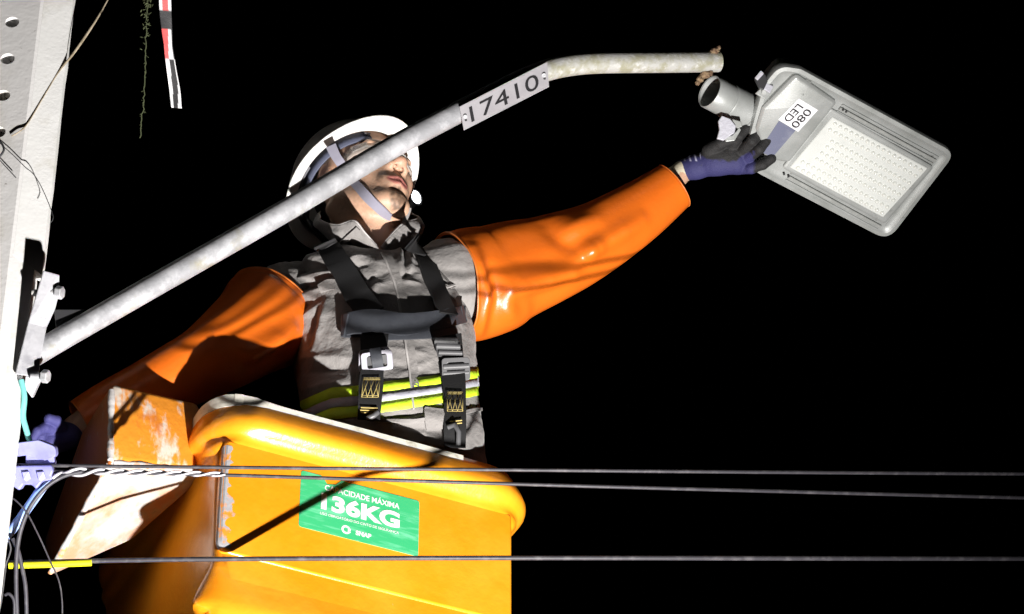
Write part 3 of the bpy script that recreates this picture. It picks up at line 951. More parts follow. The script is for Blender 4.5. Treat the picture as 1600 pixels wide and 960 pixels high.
co = np.empty(len(nm.vertices) * 3); nm.vertices.foreach_get('co', co); co = co.reshape(-1, 3)
hp = h_of(co); am = np.abs(hp[:, 1])
skin = np.tile(np.array([.56, .345, .235]), (len(co), 1))


def blend(mask, c):
    global skin
    skin = skin * (1 - mask[:, None]) + np.array(c) * mask[:, None]


def blob(c, r, p=hp, k=2.0):
    q = (np.stack([p[:, 0], np.abs(p[:, 1]), p[:, 2]], -1) - np.array(c)) / np.array(r)
    return np.clip(k * (1 - (q ** 2).sum(1)), 0, 1)


nz = np.array([noise.noise(Vector(p * 1.7)) for p in hp * 1.0]) if len(hp) < 400000 else np.zeros(len(hp))
blend(blob((5, 4.5, -3), (3, 3, 3)) * .35, (.62, .30, .20))
blend(blob((-1, 7.6, 0), (2.2, 1.6, 3.4)) * .4, (.60, .29, .20))
blend(blob((10, 0, -3), (1.6, 2, 1.4)) * .35, (.58, .27, .18))
stub = np.clip(blob((4, 4, -9.5), (6, 4.5, 4.2)) + blob((7, 0, -9), (3, 3.5, 3)), 0, 1) * np.clip(.42 + .5 * nz, 0, 1)
blend(stub * .6, (.26, .16, .11))
blend(np.clip(blob((8.4, -.2, -10.3), (3.2, 2.3, 2.5), k=3) * (.9 + .6 * nz), 0, 1) * .88, (.10, .062, .04))     # goatee
blend(np.clip(blob((8.6, 1.6, -5.6), (1.8, 2.1, .85), k=3) * (.9 + .5 * nz), 0, 1) * .9, (.075, .044, .03))       # moustache
blend(np.clip(blob((7.6, 2.9, -6.6), (.9, .7, 1.3)) * (.8 + .6 * nz), 0, 1) * .6, (.08, .045, .03))
lip = np.clip(blob((8.9, 0, -7.0), (1.0, 2.5, 1.12), k=3.5), 0, 1)
blend(lip * .9, (.50, .165, .145))
blend(blob((9.0, 0, -6.99), (1.2, 2.6, .17)) * .9, (.12, .03, .03))
blend(blob((9.5, .66, -4.1), (.6, .42, .6), k=3), (.02, .008, .006))  # nostrils: darkness of the hollows painted into the skin colour
blend(np.clip(blob((-4.5, 0, 4), (8.2, 9, 9.5), k=6) * (hp[:, 0] < 4) * (hp[:, 2] > 3.0 + .3 * hp[:, 0]), 0, 1), (.018, .013, .010))
blend(np.clip(blob((-7, 0, -1), (5, 7.5, 6), k=5), 0, 1) * (hp[:, 0] < -3), (.018, .013, .010))
blend(blob((8.2, 2.6, 2.3), (1.4, 2.2, .5), k=3) * .9, (.03, .02, .015))
blend(blob((8.0, 3.2, .5), (.9, 1.1, .5), k=4) * .9, (.3, .28, .26))
blend(blob((8.3, 3.2, .5), (.8, .45, .45), k=6), (.03, .02, .015))
ca = nm.color_attributes.new('Col', 'FLOAT_COLOR', 'POINT'); arr = np.ones((len(co), 4), np.float32); arr[:, :3] = skin; ca.data.foreach_set('color', arr.ravel())
nm.materials.clear(); nm.materials.append(M_skin)
for p in nm.polygons: p.use_smooth = True

# ---- hard hat
rx = math.radians(12)
uh = unit(np.array([-.36, -.52, .77])); fh = unit(hf - uh * (hf @ uh)); lh_ = np.cross(uh, fh); lh_ = lh_ * np.sign(lh_ @ hl)
hhW = [unit(to_w(fh)), unit(to_w(lh_)), unit(to_w(uh))]
HHO = V(551, 293, 205); CH = 8.6 * (D0 + 205 / S) / FPX


def hh(f, l, u):
    return HHO + CH * (f * hhW[0] + l * hhW[1] + u * hhW[2])


helmet = thing('hard_hat', HHO, None, None); helmet.parent = person; helmet.matrix_parent_inverse = Matrix.Translation(-person.location)
bpy.data.objects.remove(helmet)


def dome(name, rf, rl, rh, prof, m, parent, seg=64, peak=0.0):
    vs = []
    for (k, h) in prof:
        for i in range(seg):
            t = 2 * math.pi * i / seg
            pk = 1 + peak * max(0, math.cos(t)) ** 3 * (1 if h < 1.2 and k > .99 else 0)
            vs.append(hh(rf * k * pk * math.cos(t), rl * k * math.sin(t), h))
    fs = [(i * seg + k, i * seg + (k + 1) % seg, (i + 1) * seg + (k + 1) % seg, (i + 1) * seg + k) for i in range(len(prof) - 1) for k in range(seg)]
    return mesh(name, vs, fs, m, parent)


rf, rl, rh = 12.2, 10.4, 11.5
pro = [(math.cos(a), .9 + rh * math.sin(a)) for a in np.linspace(0, math.pi / 2 - .02, 22)]
# outer shell from brim edge to crown, then the inside
brim = [(1.155, .05), (1.16, .2), (1.145, .42), (1.06, .7), (1.01, 1.3)]
hat = dome('helmet', rf, rl, rh, brim + [(k, h + .6) for k, h in pro[1:]], M_shellout, person, peak=.09)
inner = [(1.16, .2), (1.155, .05), (1.145, -.02), (1.07, .12), (.985, .30), (.96, .42), (.955, .9), (.95, 1.8)] + [(k * .95, h + .2) for k, h in pro[3:]]
dome('brim_lining', rf, rl, rh, inner, M_helmet, hat, peak=.09)
# suspension band, ratchet, foam and straps inside
def band(name, rf_, rl_, u0, u1, a0, a1, m, parent, tilt=0.0, n=40):
    vs = []
    for i in range(n + 1):
        t = a0 + (a1 - a0) * i / n
        for (u_, k) in ((u0, 1.0), (u1, 1.0)):
            f_ = rf_ * math.cos(t); vs.append(hh(f_, rl_ * math.sin(t), u_ + tilt * f_))
    fs = [(2 * i, 2 * i + 1, 2 * i + 3, 2 * i + 2) for i in range(n)]
    return solidify(mesh(name, vs, fs, m, parent), .003, 0)


band('headband', 10.3, 8.7, -.6, 2.2, -math.pi, math.pi, M_band, hat)
band('foam_liner', 11.2, 9.6, .5, 4.5, math.pi * .62, math.pi * 1.5, M_foam, hat)
band('nape_strap', 10.6, 9.0, -4.2, -1.4, math.pi * .80, math.pi * 1.20, M_foam, hat)
for sgn_ in (-1, 1):
    for a in (.35, 1.1, 2.0, 2.75):
        pth = np.array([hh(10.8 * math.cos(a) * k, 9.2 * math.sin(a) * sgn_ * k, h) for k, h in ((1, .6), (.9, 4), (.6, 7), (.2, 8.6))])
        tube('cradle_strap', smooth_path(pth, 12), .009, M_foam, hat, 6, True, .15)


def ribbon_w(name, C_, Wd, thick, m, parent, Nn):
    """ribbon along world points C_ with half-width vectors Wd and normals Nn"""
    vs = []; n_ = len(C_)
    for c, w_, nn_ in zip(C_, Wd, Nn):
        vs += [c - w_ - nn_ * thick / 2, c + w_ - nn_ * thick / 2, c + w_ + nn_ * thick / 2, c - w_ + nn_ * thick / 2]
    fs = []
    for i in range(n_ - 1):
        for k in range(4): fs.append((4 * i + k, 4 * i + (k + 1) % 4, 4 * i + 4 + (k + 1) % 4, 4 * i + 4 + k))
    fs += [(0, 1, 2, 3), tuple(4 * (n_ - 1) + k for k in (3, 2, 1, 0))]
    return mesh(name, vs, fs, m, parent, sharp=50)


def ribbon_v(name, pts, width, m, parent, thick=2.5, n=30, wdir=None):
    """free ribbon: pts = (x, y, z) photo pixels, width px (number or list)"""
    Q = smooth_path(pts, n); P = np.array(VV(Q)); Tn = np.gradient(P, axis=0)
    wd = np.interp(np.linspace(0, 1, n), np.linspace(0, 1, len(width)), width) if not np.isscalar(width) else np.full(n, width)
    Ws, Ns = [], []
    for i in range(n):
        t = unit(Tn[i]); w_ = to_w(np.array(wdir, float)) if wdir is not None else np.cross(t, -FW)
        w_ = unit(w_ - t * (w_ @ t)); Ns.append(np.cross(t, w_)); Ws.append(w_ * wd[i] / 2 / S)
    return ribbon_w(name, P, Ws, thick / S, m, parent, Ns)


bvh_body = bvh_of(body)


def drape(name, bvh, pts, width, m, parent, off=4, thick=3, n=30, fallback=0, extra=None, smooth=2):
    """ribbon laid on a surface along photo-pixel points"""
    Q = smooth_path(pts, n); P, Nn = [], []
    last = None
    for x, y in Q[:, :2]:
        p, nn_ = hit(bvh, x, y)
        if p is None: p, nn_ = (last if last is not None else (V(x, y, fallback), -FW))
        last = (p, nn_); P.append(p); Nn.append(nn_)
    P = np.array(P); Nn = np.array(Nn)
    for _ in range(smooth):
        Nn[1:-1] = (Nn[:-2] + Nn[1:-1] * 2 + Nn[2:]) / 4; P[1:-1] = (P[:-2] + P[1:-1] * 2 + P[2:]) / 4
    Nn /= np.linalg.norm(Nn, axis=1)[:, None]
    o_px = np.interp(np.linspace(0, 1, n), np.linspace(0, 1, len(off)), off) if not np.isscalar(off) else np.full(n, off)
    P = P + Nn * (o_px / S)[:, None]
    Tn = np.gradient(P, axis=0); Ws = []
    wd = np.interp(np.linspace(0, 1, n), np.linspace(0, 1, len(width)), width) if not np.isscalar(width) else np.full(n, width)
    N2 = []
    for i in range(n):
        t = unit(Tn[i]); w_ = unit(np.cross(t, Nn[i])); Ws.append(w_ * wd[i] / 2 / S); N2.append(np.cross(w_, t))
    return ribbon_w(name, P, Ws, thick / S, m, parent, N2)


# chin strap: from the band, in front of the ear, along the jaw and under the chin
drape('chin_strap', bvh_body, [(551, 283), (568, 302), (590, 321), (606, 336), (612, 338)], [14, 15, 17, 20, 18], M_strap, person, off=3, thick=2.5, n=24, fallback=110)
ribbon_v('chin_strap', [(517, 228, 118), (524, 243, 112), (534, 258, 108), (551, 284, 112)], [17, 15, 15, 14], M_strap, person)
# safety glasses
gl = []
gv = [hw(np.array([f, l, u])) for (l, f) in [(-6.6, 3.4), (-6.2, 5.6), (-4.9, 7.6), (-2.6, 8.9), (0, 9.4), (2.6, 8.9), (4.9, 7.6), (6.2, 5.6), (6.6, 3.4)] for u in (1.9, .5, -.5)]
solidify(mesh('safety_glasses', gv, [(3 * i + j, 3 * i + j + 1, 3 * i + j + 4, 3 * i + j + 3) for i in range(8) for j in range(2)], M_glass, person), .002)

# ---- jacket
NA, NH = 300, 250
als = np.linspace(0, 2 * math.pi, NA, endpoint=False); hs = np.linspace(-200, 392, NH)
JV = np.array([[torso_pt(a, h) for a in als] for h in hs])         # NH, NA, 3 (pixel space)
front = np.array([[np.clip(math.sin(a) * 1.6 + .35, 0, 1) for a in als]] * NH)
ridges = [
    # folds fanning from his right armpit
    (450, 412, 510, 398, 5, 7), (448, 426, 520, 414, 6, -7), (446, 440, 528, 424, 6, 8), (446, 458, 520, 436, 7, -9), (450, 470, 530, 440, 6, 8), (452, 486, 505, 466, 7, -6), (470, 500, 505, 470, 7, 6),
    (480, 540, 497, 480, 5, -8), (492, 545, 512, 470, 6, 7), (470, 560, 545, 560, 12, 7), (480, 583, 540, 575, 10, -8), (475, 610, 540, 598, 12, 8), (455, 615, 500, 560, 10, 5),
    # chest by the zip
    (541, 410, 566, 402, 4, 8), (548, 420, 575, 410, 4, -7), (590, 412, 585, 470, 7, 4), (570, 440, 605, 425, 6, -4), (575, 455, 612, 440, 6, 4), (560, 465, 600, 455, 6, 4),
    (624, 385, 628, 428, 5, 6), (633, 385, 634, 430, 4, -7), (642, 380, 642, 425, 4, 7), (628, 432, 650, 425, 4, -6), (630, 440, 655, 446, 5, 5),
    # by his left shoulder
    (672, 386, 708, 378, 5, 5), (668, 396, 700, 394, 5, -5), (676, 404, 690, 400, 5, 6), (690, 412, 712, 402, 4, -5), (725, 380, 735, 440, 7, 4), (718, 390, 726, 450, 5, -4), (737, 430, 742, 540, 7, 4), (722, 470, 728, 560, 6, -3), (710, 455, 712, 500, 7, 3),
    # belly
    (610, 545, 670, 555, 9, 5), (600, 565, 660, 580, 8, -4), (620, 590, 680, 560, 7, 4), (640, 560, 655, 600, 6, -3), (610, 655, 690, 640, 6, -5), (600, 662, 680, 652, 6, 5), (640, 668, 690, 672, 7, -4), (660, 640, 664, 690, 5, 4), (735, 600, 745, 700, 8, -4), (748, 640, 755, 700, 7, 4)]
xy = JV[:, :, :2].reshape(-1, 2)
disp = ridge_disp(xy, ridges, True).reshape(NH, NA) * front
JW = np.array([[V(*JV[i, j]) for j in range(NA)] for i in range(NH)])
wr = np.array([[fbm(JW[i, j] + 5, 9, 4) * 5.0 + fbm(JW[i, j] * np.array([1, 1, 2.2]), 26, 3) * 2.2 for j in range(NA)] for i in range(NH)])
Nn = np.cross(np.roll(JW, -1, 1) - np.roll(JW, 1, 1), np.gradient(JW, axis=0)); Nn /= np.linalg.norm(Nn, axis=2)[:, :, None]
cen = JW.mean(1, keepdims=True); Nn *= np.sign(((JW - cen) * Nn).sum(2))[:, :, None]
rmf = np.array([[noise.ridged_multi_fractal(Vector(JW[i, j] * np.array([1, 1, 1.5]) * 11), 1.0, 2.1, 3, 1.0, 2.0) for j in range(NA)] for i in range(NH)])
JW = JW + Nn * ((disp * 1.0 + wr * .4 + (rmf - rmf.mean()) * 1.4) / S)[:, :, None]
jf = [(i * NA + k, i * NA + (k + 1) % NA, (i + 1) * NA + (k + 1) % NA, (i + 1) * NA + k) for i in range(NH - 1) for k in range(NA)]
jacket = mesh('jacket', JW.reshape(-1, 3), jf, M_cloth, person)
bj = bvh_of(jacket)
# zip placket, yoke seam, pocket flaps
drape('placket_seam', bj, [(596, 396), (607, 420), (617, 448), (624, 478), (632, 530), (640, 590), (646, 640)], 3, M_seam, jacket, off=1.5, thick=3, n=50)
drape('placket', bj, [(603, 396), (616, 425), (627, 460), (634, 500), (643, 560), (652, 620)], 14, M_cloth, jacket, off=1.0, thick=3, n=50)
drape('pocket_flap', bj, [(694, 440), (705, 436), (718, 428), (725, 418)], [34, 36, 34, 24], M_cloth, jacket, off=2, thick=4, n=16)
drape('pocket_seam', bj, [(695, 452), (710, 447), (722, 438), (726, 428)], 3, M_seam, jacket, off=4, thick=3, n=16)
drape('pocket_flap', bj, [(500, 452), (515, 446), (526, 447)], [14, 18, 16], M_cloth, jacket, off=3, thick=3, n=10)
drape('belt_loop', bj, [(676, 640), (678, 656), (680, 672)], [30, 34, 30], M_cloth, jacket, off=4, thick=5, n=12)
drape('waist_seam', bj, [(590, 660), (640, 658), (700, 650), (750, 640)], 5, M_cloth, jacket, off=2, thick=4, n=30)
# reflective tape: lime / silver / lime
def tape(name, lo, hi, m, off):
    xs = np.linspace(468, 759, 70); vs = []
    for x in xs:
        ylo, yhi = lo(x), hi(x)
        for y in (yhi, (ylo + yhi) / 2, ylo):
            p = None; xx = min(x, 756)
            while p is None and 400 < xx < 800:
                p, nn_ = hit(bj, xx, y); xx += 3 if x < 600 else -3
            vs.append(p + nn_ * off / S)
    vs = np.array(vs)
    n_ = len(xs)
    fs = [(3 * i + j, 3 * i + j + 1, 3 * i + j + 4, 3 * i + j + 3) for i in range(n_ - 1) for j in range(2)]
    return solidify(mesh(name, vs, fs, m, jacket), .0012, 0)


def band_top(x):
    return np.interp(x, [468, 520, 560, 600, 680, 745, 760], [628, 606, 604, 598, 588, 577, 574])


def band_h(x):
    return np.interp(x, [468, 520, 600, 700, 760], [48, 50, 47, 44, 41])


tape('reflective_tape', lambda x: band_top(x) + band_h(x) * .35, lambda x: band_top(x), M_lime, 2.0)
tape('reflective_tape', lambda x: band_top(x) + band_h(x) * .65, lambda x: band_top(x) + band_h(x) * .35, M_silver, 2.6)
tape('reflective_tape', lambda x: band_top(x) + band_h(x), lambda x: band_top(x) + band_h(x) * .65, M_lime, 2.0)
# collar wings
bot = smooth_path([(597, 404, 62), (575, 392, 58), (548, 385, 66), (524, 380, 85), (505, 366, 150), (512, 350, 230), (560, 340, 268), (615, 345, 255), (655, 366, 185), (640, 385, 110), (618, 398, 72), (600, 402, 60)], 70)
top = smooth_path([(588, 384, 36), (570, 364, 26), (553, 345, 24), (527, 352, 42), (503, 344, 118), (508, 326, 215), (558, 314, 262), (618, 322, 250), (650, 340, 180), (638, 346, 102), (613, 365, 68), (595, 387, 52)], 70)
cvs = []
for i in range(70):
    for t in np.linspace(0, 1, 12):
        q = bot[i] * (1 - t) + top[i] * t
        P = V(*q); out = unit(P - V(578, q[1], 160))
        cvs.append(P + out * ((8 * math.sin(math.pi * t) + 5 * fbm(P, 22, 3) + 3 * math.sin(i * .55 + t * 3)) / S))
collar = mesh('collar', cvs, [(12 * i + j, 12 * i + j + 1, 12 * i + j + 13, 12 * i + j + 12) for i in range(69) for j in range(11)], M_cloth, person)
solidify(collar, .004, 0)
tube('collar_piping', np.array([cvs[12 * i + 11] for i in range(70)]), .0022, M_seam, collar, 6)
bc = bvh_of(collar)
drape('collar_flap', bc, [(530, 382), (548, 366), (560, 356)], [8, 9, 8], M_cloth, collar, off=3, thick=4, n=12)
ribbon_v('collar_tab', [(628, 354, 96), (633, 344, 94), (638, 332, 94), (640, 325, 94)], [9, 7, 7, 6], M_cloth, collar, n=12)

# ---- rubber sleeves
def sleeve(name, pts, squash, ridges, parent, seg=96, n=120, oblique=0):
    Q = smooth_path(np.array(pts, float), n)
    P = np.array([V(*q[:3]) for q in Q]); Tn = np.gradient(P, axis=0); Tn /= np.linalg.norm(Tn, axis=1)[:, None]
    vs = []; ns = []
    for i in range(n):
        side = unit(np.cross(Tn[i], FW)); dep = unit(np.cross(side, Tn[i])); r = Q[i, 3] * (D0 + Q[i, 2] / S) / FPX
        for k in range(seg):
            t = 2 * math.pi * k / seg; nn_ = side * math.cos(t) + dep * squash * math.sin(t)
            sh = oblique / S * max(0, 1 - i / (n * .45)) ** 1.5 * (.5 - .5 * math.sin(t) * (1 if dep @ FW > 0 else -1))
            vs.append(P[i] + nn_ * r + Tn[i] * sh); ns.append(unit(nn_))
    vs = np.array(vs); ns = np.array(ns); pxl = inv(vs)[:, :2]; ridges = [(*q[:4], q[4] * 1.45, q[5] * (1 if q[5] > 0 else .55)) for q in ridges]
    vis = np.clip(-(ns @ FW) * 2.2, 0, 1)
    d = ridge_disp(pxl, ridges) * vis * 1.5 + np.array([fbm(p, 5, 2) for p in vs]) * 3.0
    vs = vs + ns * (d / S)[:, None]
    fs = [(i * seg + k, i * seg + (k + 1) % seg, (i + 1) * seg + (k + 1) % seg, (i + 1) * seg + k) for i in range(n - 1) for k in range(seg)]
    o = mesh(name, vs, fs, M_rub, parent); solidify(o, .005)
    # rolled rims at both ends
    for e, rr in ((0, .003), (n - 1, .0022)):
        loop = np.array([vs[e * seg + k] for k in list(range(seg)) + [0, 1]])
        tube('sleeve_rim', loop, rr * .65, M_rubd, o, 6, False)
    return o


slv_r = sleeve('rubber_sleeve', [(706, 449, 100, 85), (732, 446, 116, 88), (768, 437, 136, 86), (800, 424, 150, 80), (850, 408, 165, 71), (900, 388, 180, 64), (945, 365, 195, 56), (1000, 330, 215, 48), (1053, 291, 235, 40)], .85,
    [(738, 395, 758, 460, 9, 8), (758, 460, 750, 515, 9, 9), (765, 420, 775, 460, 7, -9), (775, 460, 762, 520, 8, -9), (800, 450, 890, 424, 11, 13), (815, 472, 880, 450, 9, -6), (770, 395, 880, 350, 20, -6), (850, 345, 905, 400, 10, -10), (905, 402, 930, 386, 9, 12), (930, 386, 1000, 345, 9, 7), (790, 470, 800, 500, 10, 5),
     (905, 400, 1010, 330, 24, 3), (930, 420, 990, 385, 12, -5), (880, 360, 930, 345, 10, 5)], person)
slv_l = sleeve('rubber_sleeve', [(440, 478, 62, 84), (424, 494, 32, 84), (390, 520, -36, 72), (328, 562, -122, 60), (250, 602, -160, 51), (170, 642, -190, 44), (128, 664, -205, 40)], .9,
    [(392, 558, 452, 515, 9, 11), (400, 575, 455, 545, 9, -7), (330, 535, 430, 505, 12, -5), (300, 530, 420, 440, 18, 4)], person, oblique=34)
# upper arms of the jacket, filling the sleeve openings
def jacket_arm(pts):
    Q = smooth_path(np.array(pts, float), 40); P = np.array(VV(Q[:, :3]))
    v_, f_ = tube_geo(P, [px(r, z) for r, z in zip(Q[:, 3], Q[:, 2])], 80, True, .84)
    v_ = [p + unit(p - P[min(i // 80, 39)]) * ((fbm(p * np.array([1, 1, 2]), 16, 3) * 5 + 3 * (noise.ridged_multi_fractal(Vector(p * np.array([1, 1, 1.6]) * 13), 1.0, 2.1, 3, 1.0, 2.0) - 1.2)) / S) for i, p in enumerate(v_)]
    mesh('jacket_arm', v_, f_, M_cloth, person)


jacket_arm([(640, 458, 110, 60), (680, 452, 112, 72), (702, 448, 104, 82), (728, 446, 118, 68), (780, 430, 140, 40)])
jacket_arm([(540, 480, 96, 62), (500, 478, 92, 72), (446, 480, 66, 77), (424, 494, 34, 68), (385, 522, -36, 42)])
# knit cuff showing at his raised wrist
kn = smooth_path(np.array([(1036, 290, 232), (1055, 276, 241), (1075, 262, 250)], float), 10)
tube('knit_cuff', np.array(VV(kn)), [px(17, 240) * (1 + .04 * math.sin(i * 2)) for i in range(10)], M_knit, person, 24)

# ---- gloves: palm, four fingers and thumb blended in one skin
def glove(name, palm, fingers, lo, hi, dark, parent, step=1.1, cuff=None):
    def f(p):
        d = None
        for a, b, r0, r1 in palm:
            c = s_caps(p, a, b, r0, r1); d = c if d is None else smin(d, c, 9)
        for ch in fingers:
            fd = None
            for (a, b) in zip(ch[:-1], ch[1:]):
                c = s_caps(p, a[:3], b[:3], a[3], b[3]); fd = c if fd is None else smin(fd, c, 2.0)
            d = smin(d, fd, 2.6)
        return d
    v, fc = surface_nets(f, lo, hi, step)
    cols = dark(v)
    W_ = np.array([V(*q) for q in v])
    return mesh(name, W_, fc, M_glove, parent, cols=cols)


GZ = 232
PURP = np.array([.030, .029, .115]); BLK = np.array([.013, .0125, .013])


def glove_cols(v):
    edge = np.interp(v[:, 0], [1070, 1094, 1130, 1150, 1158, 1172, 1186, 1215], [236, 246, 251, 254, 244, 238, 252, 262])
    nz_ = np.array([noise.noise(Vector(q) * .12) for q in v]) * 4
    t = np.clip((edge + nz_ - v[:, 1]) / 4 + .5, 0, 1)
    t = np.where((v[:, 0] > 1176) & (v[:, 1] > 236), np.clip((v[:, 0] + nz_ - 1176) / 5, 0, 1), t)
    cuff = np.clip((1063 - v[:, 0] - (v[:, 1] - 262) * -.5) / 2, 0, 1)
    c = PURP * (1 - t[:, None]) + BLK * t[:, None]
    c = c * (1 - cuff[:, None]) + np.array([.5, .5, .62]) * cuff[:, None]
    st = (np.abs(((v[:, 0] - v[:, 1] * .3) % 9) - 4.5) < 1.3) & (v[:, 1] < 252) & (v[:, 0] < 1095) & (v[:, 0] > 1064)
    c[st] = np.array([.45, .45, .62])
    return c


g1 = glove('glove', [((1068, 266, GZ + 16), (1088, 261, GZ + 8), 17, 18), ((1088, 261, GZ + 8), (1120, 252, GZ), 18, 21), ((1120, 252, GZ), (1150, 251, GZ - 4), 22, 22), ((1112, 240, GZ - 4), (1146, 238, GZ - 8), 14, 15)],
    [[(1108, 236, GZ - 10, 12), (1126, 224, GZ - 24, 9.5), (1141, 219, GZ - 28, 8.5), (1152, 209, GZ - 26, 7.5)],
     [(1142, 232, GZ - 12, 10), (1155, 212, GZ - 34, 8.4), (1168, 201, GZ - 30, 8.2), (1177, 206, GZ - 12, 7.5)],
     [(1156, 240, GZ - 12, 10), (1175, 220, GZ - 40, 8.4), (1190, 205, GZ - 35, 8.2), (1196, 206, GZ - 16, 7.5)],
     [(1162, 251, GZ - 8, 10), (1187, 233, GZ - 40, 8.2), (1201, 215, GZ - 34, 8.0), (1203, 211, GZ - 18, 7.5)],
     [(1150, 263, GZ + 4, 10.5), (1174, 263, GZ - 16, 9), (1192, 257, GZ - 22, 8.6), (1205, 248, GZ - 20, 8.2)]],
    (1040, 185, GZ - 55), (1225, 300, GZ + 45), glove_cols, person)
LZH = -232


def glove_cols2(v):
    t = np.clip((np.abs(v[:, 0] - 66) < 18) * 1.0, 0, 1) * .0
    return PURP * np.ones((len(v), 1)) * 1.5 * (1 - t[:, None])


glove('glove', [((126, 668, LZH + 30), (104, 682, LZH + 14), 17, 19), ((104, 682, LZH + 14), (82, 690, LZH), 21, 21)],
    [[(86, 672, LZH - 8, 10), (70, 668, LZH - 24, 9), (58, 674, LZH - 34, 8), (52, 684, LZH - 36, 7)],
     [(76, 682, LZH - 6, 10), (58, 684, LZH - 10, 9), (50, 694, LZH - 20, 8.5), (54, 702, LZH - 28, 7.5)],
     [(78, 692, LZH - 4, 10), (60, 698, LZH - 6, 9), (54, 708, LZH - 16, 8.5), (60, 714, LZH - 24, 7.5)],
     [(82, 702, LZH, 9.5), (68, 710, LZH - 2, 8.5), (64, 718, LZH - 12, 8), (70, 722, LZH - 20, 7)],
     [(98, 672, LZH, 10), (88, 658, LZH - 18, 9), (76, 654, LZH - 28, 8)]],
    (25, 630, LZH - 60), (155, 745, LZH + 60), glove_cols2, person)

# ---- trousers and boots stand on the bucket floor
for sx in (-1, 1):
    tp = np.array([bk(.31 + sx * .06, .26, .12), bk(.31 + sx * .08, .25, -.3), bk(.31 + sx * .09, .27, -.68)])
    tube('trouser_leg', smooth_path(tp, 16), [.10, .1, .095, .085, .075, .07, .075, .07, .068, .066, .065, .064, .062, .062, .06, .06], M_trouser, person, 24)
    tube('boot', smooth_path(np.array([bk(.31 + sx * .09, .30, -.70), bk(.31 + sx * .09, .22, -.705), bk(.31 + sx * .09, .12, -.715)]), 8), [.045, .055, .055, .052, .05, .048, .044, .03], M_boot, person, 16, True, .9)

# ---- harness
drape('shoulder_strap', bj, [(508, 382), (522, 402), (540, 432), (560, 466), (582, 500)], [36, 37, 39, 41, 42], M_web, person, off=[6, 6, 6, 9, 16], thick=4, n=30)
drape('shoulder_strap', bj, [(644, 378), (656, 396), (668, 424), (680, 458), (692, 500)], [31, 34, 34, 34, 36], M_web, person, off=[6, 6, 6, 9, 16], thick=4, n=30)
zf = lambda x, y, o: inv(hit(bj, x, y)[0])[2] - o
zq = lambda x, y, o: (x, y, float(zf(x, y, o)))
Z1 = [zq(541, 508, 16), zq(556, 504, 22), zq(590, 502, 24), zq(630, 507, 19), zq(670, 503, 18), zq(705, 496, 17), zq(722, 492, 14)]
ribbon_v('chest_strap', Z1, [36, 40, 38, 38, 33, 29, 27], M_webg, person, thick=4, n=50, wdir=(.04, 1, -.55))
ribbon_v('strap_loop', [zq(541, 508, 20), zq(535, 509, 14), zq(540, 511, 8), zq(575, 512, 7)], [36, 36, 35, 32], M_webg, person, thick=3, n=24, wdir=(.04, 1, -.55))
ribbon_v('lower_chest_strap', [zq(575, 526, 14), zq(620, 525, 13), zq(670, 522, 13), zq(712, 516, 12)], [14, 13, 15, 15], M_webg, person, thick=3, n=24, wdir=(.04, 1, -.55))
ribbon_v('strap_tail', [zq(722, 492, 16), zq(726, 491, 11), zq(722, 491, 7), zq(700, 494, 6)], [27, 27, 26, 24], M_webg, person, thick=3, n=20, wdir=(.04, 1, -.55))
# his right strap: webbing, bright buckle, stitched box
ribbon_v('leg_strap', [zq(585, 520, 14), zq(584, 545, 16), zq(582, 575, 22), zq(580, 600, 20), zq(578, 630, 18), zq(576, 656, 16)], [44, 40, 34, 37, 35, 34], M_web, person, thick=4, n=30)
ribbon_v('leg_strap', [zq(699, 525, 14), zq(704, 560, 16), zq(709, 595, 22), zq(711, 630, 20), zq(711, 665, 18), zq(711, 700, 14)], [44, 40, 36, 33, 34, 32], M_web, person, thick=4, n=30)


def frame_buckle(name, quad, bar, z, m, thick=5):
    """rectangular ring from four photo points, with bar thickness in px"""
    q = [np.array(p, float) for p in quad]; c = sum(q) / 4
    o_ = round_poly([tuple(p) for p in q], 6, 4); i_ = round_poly([tuple(p + (c - p) / np.linalg.norm(c - p) * bar * 1.35) for p in q], 4, 4)
    n_ = len(o_); vs = []
    for zz in (0, thick):
        vs += [V(p[0], p[1], z + zz) for p in o_] + [V(p[0], p[1], z + zz) for p in i_]
    fs = []
    for k in range(n_):
        k2 = (k + 1) % n_
        fs += [(k, k2, n_ + k2, n_ + k), (2 * n_ + k, 2 * n_ + k2, 3 * n_ + k2, 3 * n_ + k), (k, k2, 2 * n_ + k2, 2 * n_ + k), (n_ + k, n_ + k2, 3 * n_ + k2, 3 * n_ + k)]
    return bevel(mesh(name, vs, fs, m, person, smooth=False), .001, 2)


zb = zq(586, 566, 34)[2]
frame_buckle('buckle', [(563, 553), (612, 545), (615, 577), (566, 584)], 8, zb, M_buckle, 6)
frame_buckle('buckle', [(561, 548), (608, 541), (612, 572), (560, 582)], 5, zb + 9, M_buckle, 5)
ribbon_v('buckle_bar', [(570, 566, zb + 4), (590, 563, zb + 1), (610, 560, zb + 4)], 13, M_buckled, person, thick=4, n=8)
ribbon_v('buckle_tongue', [(586, 545, zb + 3), (588, 556, zb - 2), (590, 566, zb - 3), (591, 575, zb + 3)], [18, 17, 17, 16], M_webg, person, thick=3, n=10)
zb2 = zq(712, 578, 34)[2]
frame_buckle('slide_buckle', [(690, 560), (734, 558), (735, 594), (691, 600)], 8, zb2, M_buckled, 9)
cyl('slide_bar', V(693, 574, zb2 + 2), V(733, 572, zb2 + 2), px(5), M_buckled, person, 12)
cyl('slide_bar', V(693, 584, zb2 + 3), V(733, 582, zb2 + 3), px(4), M_buckled, person, 12)
for (y, r) in ((532, 5), (541, 5), (551, 4)):
    cyl('ladder_bar', V(679 + (y - 532) * .35, y, zb2 + 6), V(716 + (y - 532) * .35, y + 1, zb2 + 6), px(r), M_buckled, person, 12)
